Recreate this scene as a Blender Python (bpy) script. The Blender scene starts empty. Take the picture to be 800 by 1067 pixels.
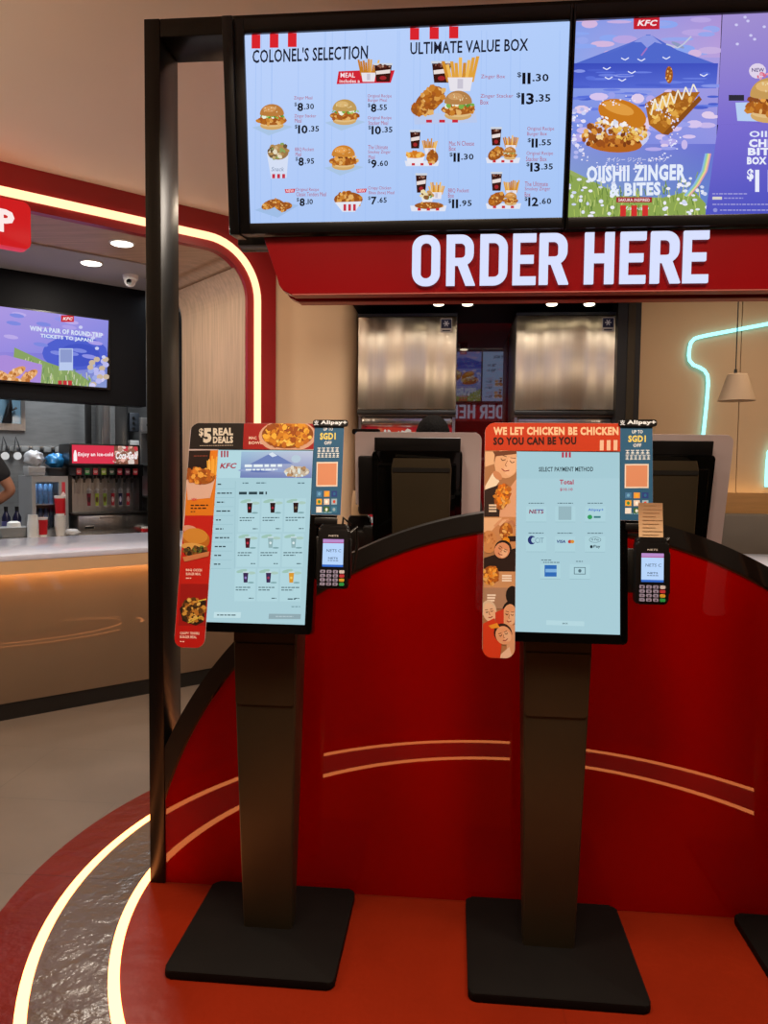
import bpy, bmesh, math, random
import numpy as np
from mathutils import Matrix, Vector
random.seed(7)
S = bpy.context.scene
COL = S.collection
PI = math.pi

# ------------------------------------------------------------------ camera solution (metres; panel plane is y=0, its centre is the origin)
F, PITCH, ROLL = 787.84, .0582, .0109
TH = math.atan(-.0921)
CAM = Vector((-.325, -2.554, 1.5))
_R = Matrix.Rotation(-TH, 3, 'Z')
fw = Vector((0, math.cos(PITCH), -math.sin(PITCH))); rt = Vector((1, 0, 0)); up = rt.cross(fw)
r2 = rt*math.cos(ROLL) + up*math.sin(ROLL); u2 = -rt*math.sin(ROLL) + up*math.cos(ROLL)
CR, CU, CF = _R @ r2, _R @ u2, _R @ fw

def ray(px, py): return CF + CR*((px-400)/F) - CU*((py-533.5)/F)
def on_y(px, py, Y):
    d = ray(px, py); return CAM + d*((Y-CAM.y)/d.y)
def on_z(px, py, Z=0):
    d = ray(px, py); return CAM + d*((Z-CAM.z)/d.z)
def project(p):
    d = Vector(p) - CAM; z = d.dot(CF)
    return (400 + F*d.dot(CR)/z, 533.5 - F*d.dot(CU)/z)

cd = bpy.data.cameras.new('camera'); cam = bpy.data.objects.new('camera', cd); COL.objects.link(cam)
cd.sensor_fit = 'HORIZONTAL'; cd.sensor_width = 36; cd.lens = 36*F/800; cd.clip_start = .05; cd.clip_end = 60
cam.matrix_world = Matrix(((CR.x, CU.x, -CF.x, CAM.x), (CR.y, CU.y, -CF.y, CAM.y), (CR.z, CU.z, -CF.z, CAM.z), (0, 0, 0, 1)))
S.camera = cam
S.view_settings.view_transform = 'Standard'; S.view_settings.look = 'None'
S.view_settings.exposure = 0; S.view_settings.gamma = 1; S.view_settings.use_curve_mapping = False
S.cycles.use_denoising = True
S.cycles.max_bounces = 8; S.cycles.sample_clamp_indirect = 4

# the counter booth on the left stands at 44.5 degrees: local (s along the portal, d into the booth, z)
P0 = Vector((-2.935, 1.548, 0)); BT = Vector((.714, .701, 0)).normalized(); BN = Vector((-BT.y, BT.x, 0))
BM = Matrix(((BT.x, BN.x, 0, P0.x), (BT.y, BN.y, 0, P0.y), (0, 0, 1, 0), (0, 0, 0, 1)))
BANG = math.atan2(BT.y, BT.x)
def bp(px, py, dep):
    d = ray(px, py); o = P0 + BN*dep
    p = CAM + d*((o-CAM).dot(BN)/d.dot(BN))
    return (p-P0).dot(BT), p.z

# ------------------------------------------------------------------ colour + materials
def lin(c):
    if isinstance(c, str): c = tuple(int(c[i:i+2], 16) for i in (0, 2, 4))
    o = []
    for v in c[:3]:
        v = v/255
        o.append(v/12.92 if v <= .04045 else ((v+.055)/1.055)**2.4)
    return tuple(o) + (1,)
def setp(b, **k):
    for n, v in k.items(): b.inputs[n.replace('_', ' ')].default_value = v
def mat(name, col, rough=.5, metal=0, coat=0, bump=None, vary=0, vscale=4, emit=None, estr=0, stretch=(1, 1, 1), coord='Object', spec=.5, trans=0):
    m = bpy.data.materials.new(name); m.use_nodes = True
    nt = m.node_tree; b = nt.nodes['Principled BSDF']; c = lin(col)
    setp(b, Base_Color=c, Roughness=rough, Metallic=metal, Coat_Weight=coat, Specular_IOR_Level=spec)
    b.inputs['Coat Roughness'].default_value = .04
    if trans: b.inputs['Transmission Weight'].default_value = trans
    if emit: setp(b, Emission_Color=lin(emit), Emission_Strength=estr)
    tc = nt.nodes.new('ShaderNodeTexCoord'); mp = nt.nodes.new('ShaderNodeMapping')
    mp.inputs['Scale'].default_value = stretch
    nt.links.new(tc.outputs[coord], mp.inputs['Vector'])
    if vary:
        n = nt.nodes.new('ShaderNodeTexNoise'); n.inputs['Scale'].default_value = vscale; n.inputs['Detail'].default_value = 5
        nt.links.new(mp.outputs[0], n.inputs['Vector'])
        r = nt.nodes.new('ShaderNodeValToRGB')
        r.color_ramp.elements[0].position = .3; r.color_ramp.elements[1].position = .7
        r.color_ramp.elements[0].color = tuple(x*(1-vary) for x in c[:3]) + (1,)
        r.color_ramp.elements[1].color = tuple(min(1, x*(1+vary)) for x in c[:3]) + (1,)
        nt.links.new(n.outputs['Fac'], r.inputs['Fac']); nt.links.new(r.outputs['Color'], b.inputs['Base Color'])
    if bump:
        n = nt.nodes.new('ShaderNodeTexNoise'); n.inputs['Scale'].default_value = bump[0]; n.inputs['Detail'].default_value = 4
        nt.links.new(mp.outputs[0], n.inputs['Vector'])
        bn = nt.nodes.new('ShaderNodeBump'); bn.inputs['Strength'].default_value = bump[1]; bn.inputs['Distance'].default_value = bump[2] if len(bump) > 2 else .01
        nt.links.new(n.outputs['Fac'], bn.inputs['Height']); nt.links.new(bn.outputs['Normal'], b.inputs['Normal'])
    return m
def glow(name, col, s, rough=.5): return mat(name, '080808', rough, emit=col, estr=s, spec=.1)
def attr_mat(name, emit=0, rough=.5, spec=.5, coat=0):
    m = bpy.data.materials.new(name); m.use_nodes = True
    nt = m.node_tree; b = nt.nodes['Principled BSDF']
    a = nt.nodes.new('ShaderNodeAttribute'); a.attribute_name = 'Col'
    setp(b, Roughness=rough, Specular_IOR_Level=spec, Coat_Weight=coat)
    if emit:
        setp(b, Base_Color=(.005, .005, .005, 1), Emission_Strength=emit); nt.links.new(a.outputs['Color'], b.inputs['Emission Color'])
    else: nt.links.new(a.outputs['Color'], b.inputs['Base Color'])
    return m
def tile_mat(name, col, mortar, size, rough, bumpn=(8, .05), coord='Object'):
    m = mat(name, col, rough, vary=.13, vscale=2.2, bump=None)
    nt = m.node_tree; b = nt.nodes['Principled BSDF']
    br = nt.nodes.new('ShaderNodeTexBrick'); br.offset = .5
    br.inputs['Scale'].default_value = 1; br.inputs['Brick Width'].default_value = size; br.inputs['Row Height'].default_value = size*.5
    br.inputs['Mortar Size'].default_value = .003; br.inputs['Mortar'].default_value = lin(mortar)
    tc = nt.nodes['Texture Coordinate']; nt.links.new(tc.outputs[coord], br.inputs['Vector'])
    src = b.inputs['Base Color'].links[0].from_socket
    nt.links.new(src, br.inputs['Color1']); nt.links.new(src, br.inputs['Color2'])
    nt.links.new(br.outputs['Color'], b.inputs['Base Color'])
    n = nt.nodes.new('ShaderNodeTexNoise'); n.inputs['Scale'].default_value = bumpn[0]; n.inputs['Detail'].default_value = 3
    nt.links.new(tc.outputs[coord], n.inputs['Vector'])
    bn = nt.nodes.new('ShaderNodeBump'); bn.inputs['Strength'].default_value = bumpn[1]; bn.inputs['Distance'].default_value = .02
    nt.links.new(n.outputs['Fac'], bn.inputs['Height']); nt.links.new(bn.outputs['Normal'], b.inputs['Normal'])
    return m

M = {}
M['black'] = mat('black_metal', '15120f', .42, bump=(400, .05, .001), vary=.1, vscale=30)
M['bronze'] = mat('dark_bronze_metal', '3e3424', .42, .5, vary=.08, vscale=6)
M['post'] = mat('post_black_metal', '2a2622', .3, .7, vary=.06, vscale=5, stretch=(20, 20, .5))
M['base'] = mat('kiosk_base_black', '0d0a09', .7, spec=.12, vary=.12, vscale=14, bump=(500, .08, .001))
M['plastic'] = mat('black_plastic', '110f0f', .32, vary=.05, vscale=20)
M['gloss'] = mat('black_glass', '050505', .06, vary=.05, vscale=3)
M['red'] = mat('glossy_red_panel', '9e0200', .3, coat=1.0, vary=.03, vscale=1.2, spec=0)
M['red'].node_tree.nodes['Principled BSDF'].inputs['Coat IOR'].default_value = 1.55
M['red'].node_tree.nodes['Principled BSDF'].inputs['Coat Roughness'].default_value = .012
M['fascia'] = mat('red_fascia', '90060e', .25, vary=.04, vscale=2)
M['portal'] = mat('portal_red', 'a02020', .35, vary=.05, vscale=3)
M['darkred'] = mat('dark_red_glass', '6a0a10', .05, coat=1, vary=.05, vscale=2)
M['darkred'].node_tree.nodes['Principled BSDF'].inputs['Coat IOR'].default_value = 2.0
M['darkred'].node_tree.nodes['Principled BSDF'].inputs['Coat Roughness'].default_value = .01
M['wood'] = mat('pale_wood', 'c3a486', .45, vary=.16, vscale=3, stretch=(14, 14, .8))
M['woodtop'] = mat('pale_wood_soffit', 'c3a486', .45, vary=.16, vscale=3, stretch=(.8, 14, 14))
M['tan'] = mat('tan_counter_front', '80674f', .4, coat=1, vary=.04, vscale=2, spec=.3)
M['white_top'] = mat('white_stone_top', 'd6dcf0', .12, vary=.03, vscale=20)
M['ceil'] = mat('ceiling_paint', 'f2e4d2', .8, vary=.03, vscale=1)
M['ceil_grey'] = mat('ceiling_grey', 'b0aca8', .7, vary=.04, vscale=2)
M['beige'] = mat('beige_wall_paint', 'd6b792', .7, vary=.03, vscale=1.5, bump=(60, .05, .002))
M['bulk'] = mat('black_bulkhead', '0b0c10', .5, spec=.12, vary=.08, vscale=2)
def streaky(m, an):
    nt = m.node_tree; b = nt.nodes['Principled BSDF']; tg = nt.nodes.new('ShaderNodeTangent'); tg.direction_type = 'RADIAL'; tg.axis = 'Z'
    nt.links.new(tg.outputs[0], b.inputs['Tangent']); b.inputs['Anisotropic'].default_value = an; b.inputs['Anisotropic Rotation'].default_value = 0
M['steel'] = mat('stainless_steel', 'b9b6b2', .28, .95, bump=(3, .12, .02), vary=.06, vscale=8, stretch=(8, 8, .35))
M['mirror'] = mat('wavy_stainless_door', 'e6d8c2', .4, 1, bump=(.5, 1.0, .3), vary=.04, vscale=6, stretch=(9, 9, .25))
streaky(M['mirror'], .92)
for n_ in M['mirror'].node_tree.nodes:
    if n_.type == 'TEX_NOISE' and n_.inputs['Scale'].default_value < 1: n_.inputs['Detail'].default_value = .6
M['dsteel'] = mat('dull_steel', '7f7e7c', .4, .35, vary=.1, vscale=8, stretch=(1, 1, 6))
M['led'] = glow('warm_led', (255, 150, 84), 8)
M['led_portal'] = glow('warm_led_portal', (255, 198, 150), 1.9)
M['led_under'] = glow('counter_led', (255, 200, 140), 22)
M['neon'] = glow('neon_cyan', (150, 248, 255), 2.0)
M['letters'] = glow('sign_letters', (214, 222, 252), 1.02)
M['lamp'] = glow('lamp_disc', (255, 246, 230), 6)
M['spot'] = glow('spot_lens', (255, 238, 205), 5)
M['screen'] = attr_mat('screen_picture', 1.0, .35, .04)
M['print'] = attr_mat('printed_face', 0, .45, .4)
M['floor'] = tile_mat('grey_floor_tile', '6a6058', '5f5751', 1.2, .38, (3, .06))
M['ring'] = tile_mat('ring_grey_stone', '5a4d45', '4c423c', 40.0, .2, (15, .34))
M['ring_red'] = tile_mat('ring_dark_red', '66190f', '4c1512', 40.0, .3, (13, .3))
M['floor_red'] = tile_mat('red_floor', '7a200c', '701c0c', 40.0, .3, (11, .16))
for k_, v_ in (('ring_red', .2), ('floor_red', .16)): M[k_].node_tree.nodes['Principled BSDF'].inputs['Specular IOR Level'].default_value = v_
M['trim'] = mat('brown_metal_trim', '5b3a24', .35, .6, vary=.05)
M['grey_pl'] = mat('pale_board_back', 'c6b4b4', .5, vary=.03, vscale=5)
M['white'] = mat('white_plastic', 'e6e4e0', .4, vary=.03, vscale=9)
M['clear'] = mat('clear_plastic', 'f4f8fa', .02, trans=1, spec=.2)
M['bench'] = mat('grey_leather', '6e655b', .5, vary=.06, vscale=5, bump=(120, .1, .002))
M['oak'] = mat('oak_ledge', 'b98a55', .4, vary=.14, vscale=3, stretch=(.8, 12, 12))
M['shade'] = mat('lamp_shade_linen', 'b79d80', .7, vary=.03, vscale=5)
M['skin'] = mat('skin', '9a6b52', .55, vary=.06, vscale=8)
M['hair'] = mat('dark_hair', '0a0706', .8, spec=.1, bump=(90, .6, .01), vary=.2, vscale=60)
M['cloth'] = mat('black_cloth', '16171b', .85, bump=(60, .2, .004), vary=.12, vscale=30)
M['denim'] = mat('dark_trousers', '1c1f28', .85, bump=(90, .2, .003), vary=.15, vscale=40)
M['paper'] = mat('receipt_paper', 'dcb58c', .7, vary=.03, vscale=10)
M['bluebag'] = mat('blue_film', '2f7fb8', .25, vary=.3, vscale=18, bump=(25, .6, .01))
M['whitebag'] = mat('white_film', 'c9c9cb', .35, vary=.15, vscale=14, bump=(22, .7, .012))
M['can'] = mat('blue_can', '7fa9cf', .3, .4, vary=.25, vscale=40)
M['candark'] = mat('navy_can', '2b4779', .3, .4, vary=.25, vscale=40)
M['bottle'] = mat('dark_bottle', '1e1f38', .15, vary=.2, vscale=20)
M['red_pl'] = mat('red_plastic', 'c51a26', .4, vary=.05, vscale=10)
M['yellow'] = mat('yellow_green_card', 'c8d838', .6, vary=.05, vscale=10)

# ------------------------------------------------------------------ mesh builder
class MB:
    def __init__(self, Mx=None):
        self.bm = bmesh.new(); self.M = Mx or Matrix(); self.lc = self.bm.loops.layers.float_color.new('Col')
    def v(self, p): return self.bm.verts.new(self.M @ Vector(p))
    def face(self, pts, mi=0, cols=None):
        try: f = self.bm.faces.new([self.v(p) for p in pts])
        except ValueError: return None
        f.material_index = mi
        if cols is not None:
            if isinstance(cols[0], (int, float)): cols = [cols]*len(pts)
            for l, c in zip(f.loops, cols): l[self.lc] = c
        return f
    def _bev(self, verts, off, seg):
        es = list({e for v in verts for e in v.link_edges})
        bmesh.ops.bevel(self.bm, geom=es, offset=off, segments=seg, profile=.5, affect='EDGES', clamp_overlap=True)
    def box(self, a, b, bev=0, seg=2, mi=0):
        a, b = [min(p, q) for p, q in zip(a, b)], [max(p, q) for p, q in zip(a, b)]
        return self.hexa([(x, y, a[2]) for x, y in ((a[0], a[1]), (b[0], a[1]), (b[0], b[1]), (a[0], b[1]))],
                         [(x, y, b[2]) for x, y in ((a[0], a[1]), (b[0], a[1]), (b[0], b[1]), (a[0], b[1]))], bev, seg, mi)
    def hexa(self, lo, hi, bev=0, seg=2, mi=0):
        A = [self.v(p) for p in lo]; B = [self.v(p) for p in hi]; n = len(A); fs = []
        fs.append(self.bm.faces.new(A[::-1])); fs.append(self.bm.faces.new(B))
        for i in range(n): fs.append(self.bm.faces.new([A[i], A[(i+1) % n], B[(i+1) % n], B[i]]))
        for f in fs: f.material_index = mi
        if bev: self._bev(A+B, bev, seg)
        return self
    def prism(self, poly, a, b, plane='xz', bev=0, mi=0):
        # poly in the plane, extruded a..b along the third axis
        def P(p, t): return {'xz': (p[0], t, p[1]), 'xy': (p[0], p[1], t), 'yz': (t, p[0], p[1])}[plane]
        A = [self.v(P(p, a)) for p in poly]; B = [self.v(P(p, b)) for p in poly]; n = len(A)
        fs = [self.bm.faces.new(A[::-1]), self.bm.faces.new(B)]
        for i in range(n): fs.append(self.bm.faces.new([A[i], A[(i+1) % n], B[(i+1) % n], B[i]]))
        for f in fs: f.material_index = mi
        if bev:
            cap = [e for f in fs[:2] for e in f.edges]
            bmesh.ops.bevel(self.bm, geom=cap, offset=bev, segments=2, profile=.5, affect='EDGES', clamp_overlap=True)
        return self
    def band(self, A, B, a, b, plane='xz', mi=0, closed=False):
        # solid strip between the matched paths A and B
        for i in range(len(A)-(0 if closed else 1)):
            j = (i+1) % len(A); self.prism([A[i], A[j], B[j], B[i]], a, b, plane, mi=mi)
        bmesh.ops.remove_doubles(self.bm, verts=self.bm.verts, dist=1e-6); return self
    def tube(self, path, r, n=10, mi=0, closed=False):
        path = [Vector(p) for p in path]; rings = []; N = len(path); prev = None
        for i, p in enumerate(path):
            t = (path[(i+1) % N if closed else min(i+1, N-1)] - path[(i-1) % N if closed else max(i-1, 0)]).normalized()
            ref = prev if prev is not None else (Vector((0, 0, 1)) if abs(t.z) < .9 else Vector((1, 0, 0)))
            a = (ref - t*ref.dot(t)).normalized(); prev = a; b = t.cross(a)
            rr = r[i] if isinstance(r, (list, tuple)) else r
            rings.append([self.v(p + a*rr*math.cos(k*2*PI/n) + b*rr*math.sin(k*2*PI/n)) for k in range(n)])
        for i in range(N if closed else N-1):
            A, B = rings[i], rings[(i+1) % N]
            for k in range(n): self.bm.faces.new([A[k], A[(k+1) % n], B[(k+1) % n], B[k]]).material_index = mi
        if not closed:
            self.bm.faces.new(rings[0][::-1]).material_index = mi; self.bm.faces.new(rings[-1]).material_index = mi
        return self
    def lathe(self, prof, c=(0, 0, 0), n=24, mi=0, axis='z'):
        rings = []
        for r, z in prof:
            ring = []
            for k in range(n):
                a = k*2*PI/n; q = (r*math.cos(a), r*math.sin(a), z)
                if axis == 'y': q = (q[0], -q[2], q[1])
                ring.append(self.v((c[0]+q[0], c[1]+q[1], c[2]+q[2])))
            rings.append(ring)
        for A, B in zip(rings, rings[1:]):
            for k in range(n): self.bm.faces.new([A[k], A[(k+1) % n], B[(k+1) % n], B[k]]).material_index = mi
        self.bm.faces.new(rings[0][::-1]).material_index = mi; self.bm.faces.new(rings[-1]).material_index = mi
        return self
    def ball(self, c, r, n=16, mi=0, jitter=0, seed=1):
        rnd = random.Random(seed); m = max(6, n//2)
        if not isinstance(r, (tuple, list)): r = (r, r, r)
        top = self.v((c[0], c[1], c[2]+r[2])); bot = self.v((c[0], c[1], c[2]-r[2])); rings = []
        for i in range(1, m):
            ph = PI*i/m; ring = []
            for k in range(n):
                j = 1 + jitter*(rnd.random()-.5)*2; a = 2*PI*k/n
                ring.append(self.v((c[0]+r[0]*math.sin(ph)*math.cos(a)*j, c[1]+r[1]*math.sin(ph)*math.sin(a)*j, c[2]+r[2]*math.cos(ph)*j)))
            rings.append(ring)
        for k in range(n):
            self.bm.faces.new([top, rings[0][k], rings[0][(k+1) % n]]).material_index = mi
            self.bm.faces.new([bot, rings[-1][(k+1) % n], rings[-1][k]]).material_index = mi
        for A, B in zip(rings, rings[1:]):
            for k in range(n): self.bm.faces.new([A[k], B[k], B[(k+1) % n], A[(k+1) % n]]).material_index = mi
        return self
    def build(self, name, mats, parent=None, smooth=.6, fix=True):
        if fix: bmesh.ops.recalc_face_normals(self.bm, faces=self.bm.faces)
        me = bpy.data.meshes.new(name); self.bm.to_mesh(me); self.bm.free()
        for m in (mats if isinstance(mats, (list, tuple)) else [mats]): me.materials.append(M[m] if isinstance(m, str) else m)
        if smooth:
            me.polygons.foreach_set('use_smooth', [True]*len(me.polygons)); me.set_sharp_from_angle(angle=smooth)
        o = bpy.data.objects.new(name, me); COL.objects.link(o)
        if parent: o.parent = parent
        return o
def rrect(x0, z0, x1, z1, r, n=5):
    # r: one radius or (bottom-left, bottom-right, top-right, top-left)
    rs = r if isinstance(r, (tuple, list)) else (r,)*4; pts = []
    for (cx, cz, a0), q in zip(((x0, z0, PI), (x1, z0, 1.5*PI), (x1, z1, 0), (x0, z1, .5*PI)), rs):
        if q <= 0: pts.append((cx, cz)); continue
        ox = cx + (q if cx == x0 else -q); oz = cz + (q if cz == z0 else -q)
        for k in range(n+1):
            a = a0 + k*(PI/2)/n; pts.append((ox+q*math.cos(a), oz+q*math.sin(a)))
    return pts
def thing(name, label, cat, loc=(0, 0, 0), rz=0, group=None):
    o = bpy.data.objects.new(name, None); COL.objects.link(o); o.empty_display_size = .1
    o.location = loc; o.rotation_euler = (0, 0, rz); return tag(o, label, cat, group)
def bthing(name, label, cat, s, d, z, group=None, rz=0): return thing(name, label, cat, BM @ Vector((s, d, z)), BANG+rz, group)
def tag(o, label, cat, group=None):
    o['label'] = label; o['category'] = cat
    if group: o['group'] = group
    return o
def struct(o): o['kind'] = 'structure'; return o
def dup(root, loc, rz, label=None, group=None):
    r = root.copy(); COL.objects.link(r); r.location = loc; r.rotation_euler = (0, 0, rz)
    if label: r['label'] = label
    if group: r['group'] = group
    for ch in list(root.children):
        c = ch.copy(); COL.objects.link(c); c.parent = r
        for g in list(ch.children):
            d = g.copy(); COL.objects.link(d); d.parent = c
    return r

# ------------------------------------------------------------------ flat artwork: menus, posters, screens
_tc = {}
def text_tris(s, bold):
    k = (s, bold)
    if k in _tc: return _tc[k]
    cu = bpy.data.curves.new('lettering', 'FONT'); cu.body = s; cu.offset = bold; cu.resolution_u = 2; cu.space_character = 1 + 2.2*bold
    ob = bpy.data.objects.new('lettering', cu); COL.objects.link(ob)
    ev = ob.evaluated_get(bpy.context.evaluated_depsgraph_get()); me = ev.to_mesh()
    vs = [(v.co.x, v.co.y) for v in me.vertices]; fs = [tuple(p.vertices) for p in me.polygons]
    ev.to_mesh_clear(); bpy.data.objects.remove(ob); bpy.data.curves.remove(cu)
    xs = [v[0] for v in vs]; ys = [v[1] for v in vs]
    _tc[k] = (vs, fs, (min(xs), min(ys), max(xs), max(ys))) if vs else ([], [], (0, 0, 1, 1))
    return _tc[k]
class Art:
    """draws in the pixel frame of a measured quad, lands in metres on the rectangle (u0,v0)-(u1,v1); order TL TR BR BL"""
    def __init__(s, mb, quad, rect, w=0, mi=0, clip=None, step=6e-5):
        s.mb, s.w, s.mi, s.step = mb, w, mi, step; u0, v0, u1, v1 = rect
        A = []; B = []
        for (x, y), (u, v) in zip(quad, ((u0, v1), (u1, v1), (u1, v0), (u0, v0))):
            A.append([x, y, 1, 0, 0, 0, -u*x, -u*y]); B.append(u); A.append([0, 0, 0, x, y, 1, -v*x, -v*y]); B.append(v)
        s.h = np.linalg.solve(np.array(A, float), np.array(B, float)); s.clip = clip or rect
        s.planes = []; s.bb = np.zeros((6000, 4)); s.ly = np.zeros(6000); s.n = 0; s.rnd = random.Random(3)
    def uv(s, x, y):
        h = s.h; d = h[6]*x + h[7]*y + 1; return ((h[0]*x+h[1]*y+h[2])/d, (h[3]*x+h[4]*y+h[5])/d)
    def layer(s, pts):
        xs = [p[0] for p in pts]; ys = [p[1] for p in pts]; b = (min(xs), min(ys), max(xs), max(ys)); n = s.n
        if n:
            B = s.bb[:n]; m = (B[:, 0] < b[2]) & (B[:, 2] > b[0]) & (B[:, 1] < b[3]) & (B[:, 3] > b[1])
            l = s.ly[:n][m].max()+1 if m.any() else 0
        else: l = 0
        if n < 6000: s.bb[n] = b; s.ly[n] = l; s.n += 1
        return s.w + l*s.step
    def cl(s, pts):
        u0, v0, u1, v1 = s.clip
        for ax, lim, sg in ((0, u0, 1), (0, u1, -1), (1, v0, 1), (1, v1, -1)):
            out = []
            for i in range(len(pts)):
                p, q = pts[i-1], pts[i]; a, b = sg*(p[ax]-lim), sg*(q[ax]-lim)
                if (a >= 0) != (b >= 0):
                    t = a/(a-b); out.append((p[0]+t*(q[0]-p[0]), p[1]+t*(q[1]-p[1])))
                if b >= 0: out.append(q)
            pts = out
            if len(pts) < 3: return []
        for nx, ny, dd, vlo, vhi in s.planes:
            if not (vlo <= sum(p[1] for p in pts)/len(pts) <= vhi): continue
            out = []
            for i in range(len(pts)):
                p, q = pts[i-1], pts[i]; a, b = dd-nx*p[0]-ny*p[1], dd-nx*q[0]-ny*q[1]
                if (a >= 0) != (b >= 0):
                    t = a/(a-b); out.append((p[0]+t*(q[0]-p[0]), p[1]+t*(q[1]-p[1])))
                if b >= 0: out.append(q)
            pts = out
            if len(pts) < 3: return []
        return pts
    def raw(s, uvs, col, cols=None):
        if cols is None: uvs = s.cl(uvs)
        else:
            full = [tuple(p)+tuple(lin(c)) for p, c in zip(uvs, cols)]
            u0, v0, u1, v1 = s.clip
            for ax, lim, sg in ((0, u0, 1), (0, u1, -1), (1, v0, 1), (1, v1, -1)):
                out = []
                for i in range(len(full)):
                    p, q = full[i-1], full[i]; a, b = sg*(p[ax]-lim), sg*(q[ax]-lim)
                    if (a >= 0) != (b >= 0): out.append(tuple(x+a/(a-b)*(y-x) for x, y in zip(p, q)))
                    if b >= 0: out.append(q)
                full = out
                if len(full) < 3: return
            w = s.layer(full); s.mb.face([(p[0], -w, p[1]) for p in full], s.mi, [p[2:] for p in full]); return
        if len(uvs) < 3: return
        w = s.layer(uvs); s.mb.face([(u, -w, v) for u, v in uvs], s.mi, lin(col))
    def P(s, pts, col): s.raw([s.uv(*p) for p in pts], col)
    def G(s, pts, cols): s.raw([s.uv(*p) for p in pts], None, cols)
    def R(s, x0, y0, x1, y1, col): s.P([(x0, y0), (x1, y0), (x1, y1), (x0, y1)], col)
    def E(s, cx, cy, rx, ry, col, n=16, rot=0, a0=0, a1=2*PI):
        c, d = math.cos(rot), math.sin(rot); k = n if a1-a0 > 6.2 else n+1; pts = []
        for i in range(k):
            a = a0 + (a1-a0)*i/n; x, y = rx*math.cos(a), ry*math.sin(a); pts.append((cx+x*c-y*d, cy+x*d+y*c))
        s.P(pts, col)
    def L(s, pts, w, col):
        for (x0, y0), (x1, y1) in zip(pts, pts[1:]):
            l = math.hypot(x1-x0, y1-y0) or 1; a, b = -(y1-y0)/l*w/2, (x1-x0)/l*w/2
            s.P([(x0+a, y0+b), (x1+a, y1+b), (x1-a, y1-b), (x0-a, y0-b)], col)
    def T(s, txt, x0, yb, x1, h, col, bold=0., yb1=None, skew=0):
        vs, fs, (a, b, c, d) = text_tris(txt, bold)
        if not vs: return
        p = s.uv(x0, yb); q = s.uv(x1, yb if yb1 is None else yb1); t = s.uv(x0, yb-h)
        ex = (q[0]-p[0], q[1]-p[1]); ey = (t[0]-p[0], t[1]-p[1])
        o = []
        for x, y in vs:
            Y = (y-b)/(d-b); X = (x-a)/(c-a)+skew*Y*(d-b)/(c-a); o.append((p[0]+ex[0]*X+ey[0]*Y, p[1]+ex[1]*X+ey[1]*Y))
        u0, v0, u1, v1 = s.clip
        w = s.layer(o); L = lin(col)
        for f in fs:
            pts = s.cl([o[i] for i in f])
            if len(pts) >= 3: s.mb.face([(u, -w, v) for u, v in pts], s.mi, L)
    def crumb(s, cx, cy, rx, ry, cols, n, size, rot=0):
        c, d = math.cos(rot), math.sin(rot)
        for i in range(n):
            r = math.sqrt(s.rnd.random()); a = s.rnd.random()*2*PI; x, y = rx*r*math.cos(a), ry*r*math.sin(a)
            z = size*(.6+.8*s.rnd.random()); s.E(cx+x*c-y*d, cy+x*d+y*c, z, z*(.5+.5*s.rnd.random()), s.rnd.choice(cols), 6, s.rnd.random()*3)
    # --- small pictures of food
    FRY = ['b4671e', 'c8802e', 'd99a48', '9c5218', 'e3b067', 'a85a20']
    def burger(s, x, y, w, bun='b97b3c', green=True, sheet=True):
        if sheet: s.P([(x-.62*w, y+.36*w), (x-.1*w, y+.62*w), (x+.66*w, y+.34*w), (x+.1*w, y+.2*w)], 'a9c4e4')
        s.E(x, y+.3*w, .37*w, .14*w, 'd2a868'); s.E(x, y+.25*w, .36*w, .1*w, 'e0bd84')
        s.E(x, y+.14*w, .47*w, .15*w, 'a85f22', 14); s.crumb(x, y+.14*w, .47*w, .14*w, s.FRY, 26, .07*w)
        if green: s.crumb(x, y-.0*w, .42*w, .07*w, ['7fae4a', 'a7c766', 'e9efdc', '5c9038', 'f4f2e6'], 18, .06*w)
        else: s.crumb(x, y+.02*w, .42*w, .06*w, ['6b3418', 'e8a24a', 'f0c060', '8a4a20'], 14, .06*w)
        s.E(x, y-.05*w, .38*w, .33*w, bun, 18, 0, PI, 2*PI); s.E(x, y-.05*w, .38*w, .06*w, bun)
        s.E(x-.08*w, y-.22*w, .2*w, .1*w, tuple(min(255, int(v*255)+26) for v in (int(bun[0:2], 16)/255, int(bun[2:4], 16)/255, int(bun[4:6], 16)/255)), 12)
        s.crumb(x, y-.2*w, .28*w, .1*w, ['f0dcb0', 'e6cc98'], 12, .018*w)
    def fries(s, x, y, w, h):
        for i in range(9):
            a = x-.42*w+.84*w*i/8; t = y-h*(.85+.3*s.rnd.random()); b = (i-4)*.05*w
            s.P([(a-.06*w, y-.3*h), (a+b-.06*w, t), (a+b+.06*w, t), (a+.06*w, y-.3*h)], s.rnd.choice(['e0a23c', 'd08c2c', 'eebb5c', 'c47c24']))
        s.P([(x-.45*w, y-.45*h), (x+.45*w, y-.45*h), (x+.36*w, y), (x-.36*w, y)], 'e6e2ea'); s.R(x-.1*w, y-.4*h, x+.1*w, y-.08*h, 'c9c4d2')
    def cola(s, x, y, w, h, col='3a1712'):
        s.P([(x-.5*w, y-h), (x+.5*w, y-h), (x+.38*w, y), (x-.38*w, y)], col); s.R(x-.54*w, y-1.08*h, x+.54*w, y-.96*h, 'cfd4de')
        s.P([(x-.42*w, y-.62*h), (x+.42*w, y-.72*h), (x+.4*w, y-.5*h), (x-.4*w, y-.42*h)], 'e9dcd8'); s.E(x, y-.22*h, .2*w, .12*h, 'a0262a', 10)
        s.crumb(x, y-.88*h, .4*w, .06*h, ['8a5a48', 'b08a78', '5a2a20'], 8, .09*w)
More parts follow.
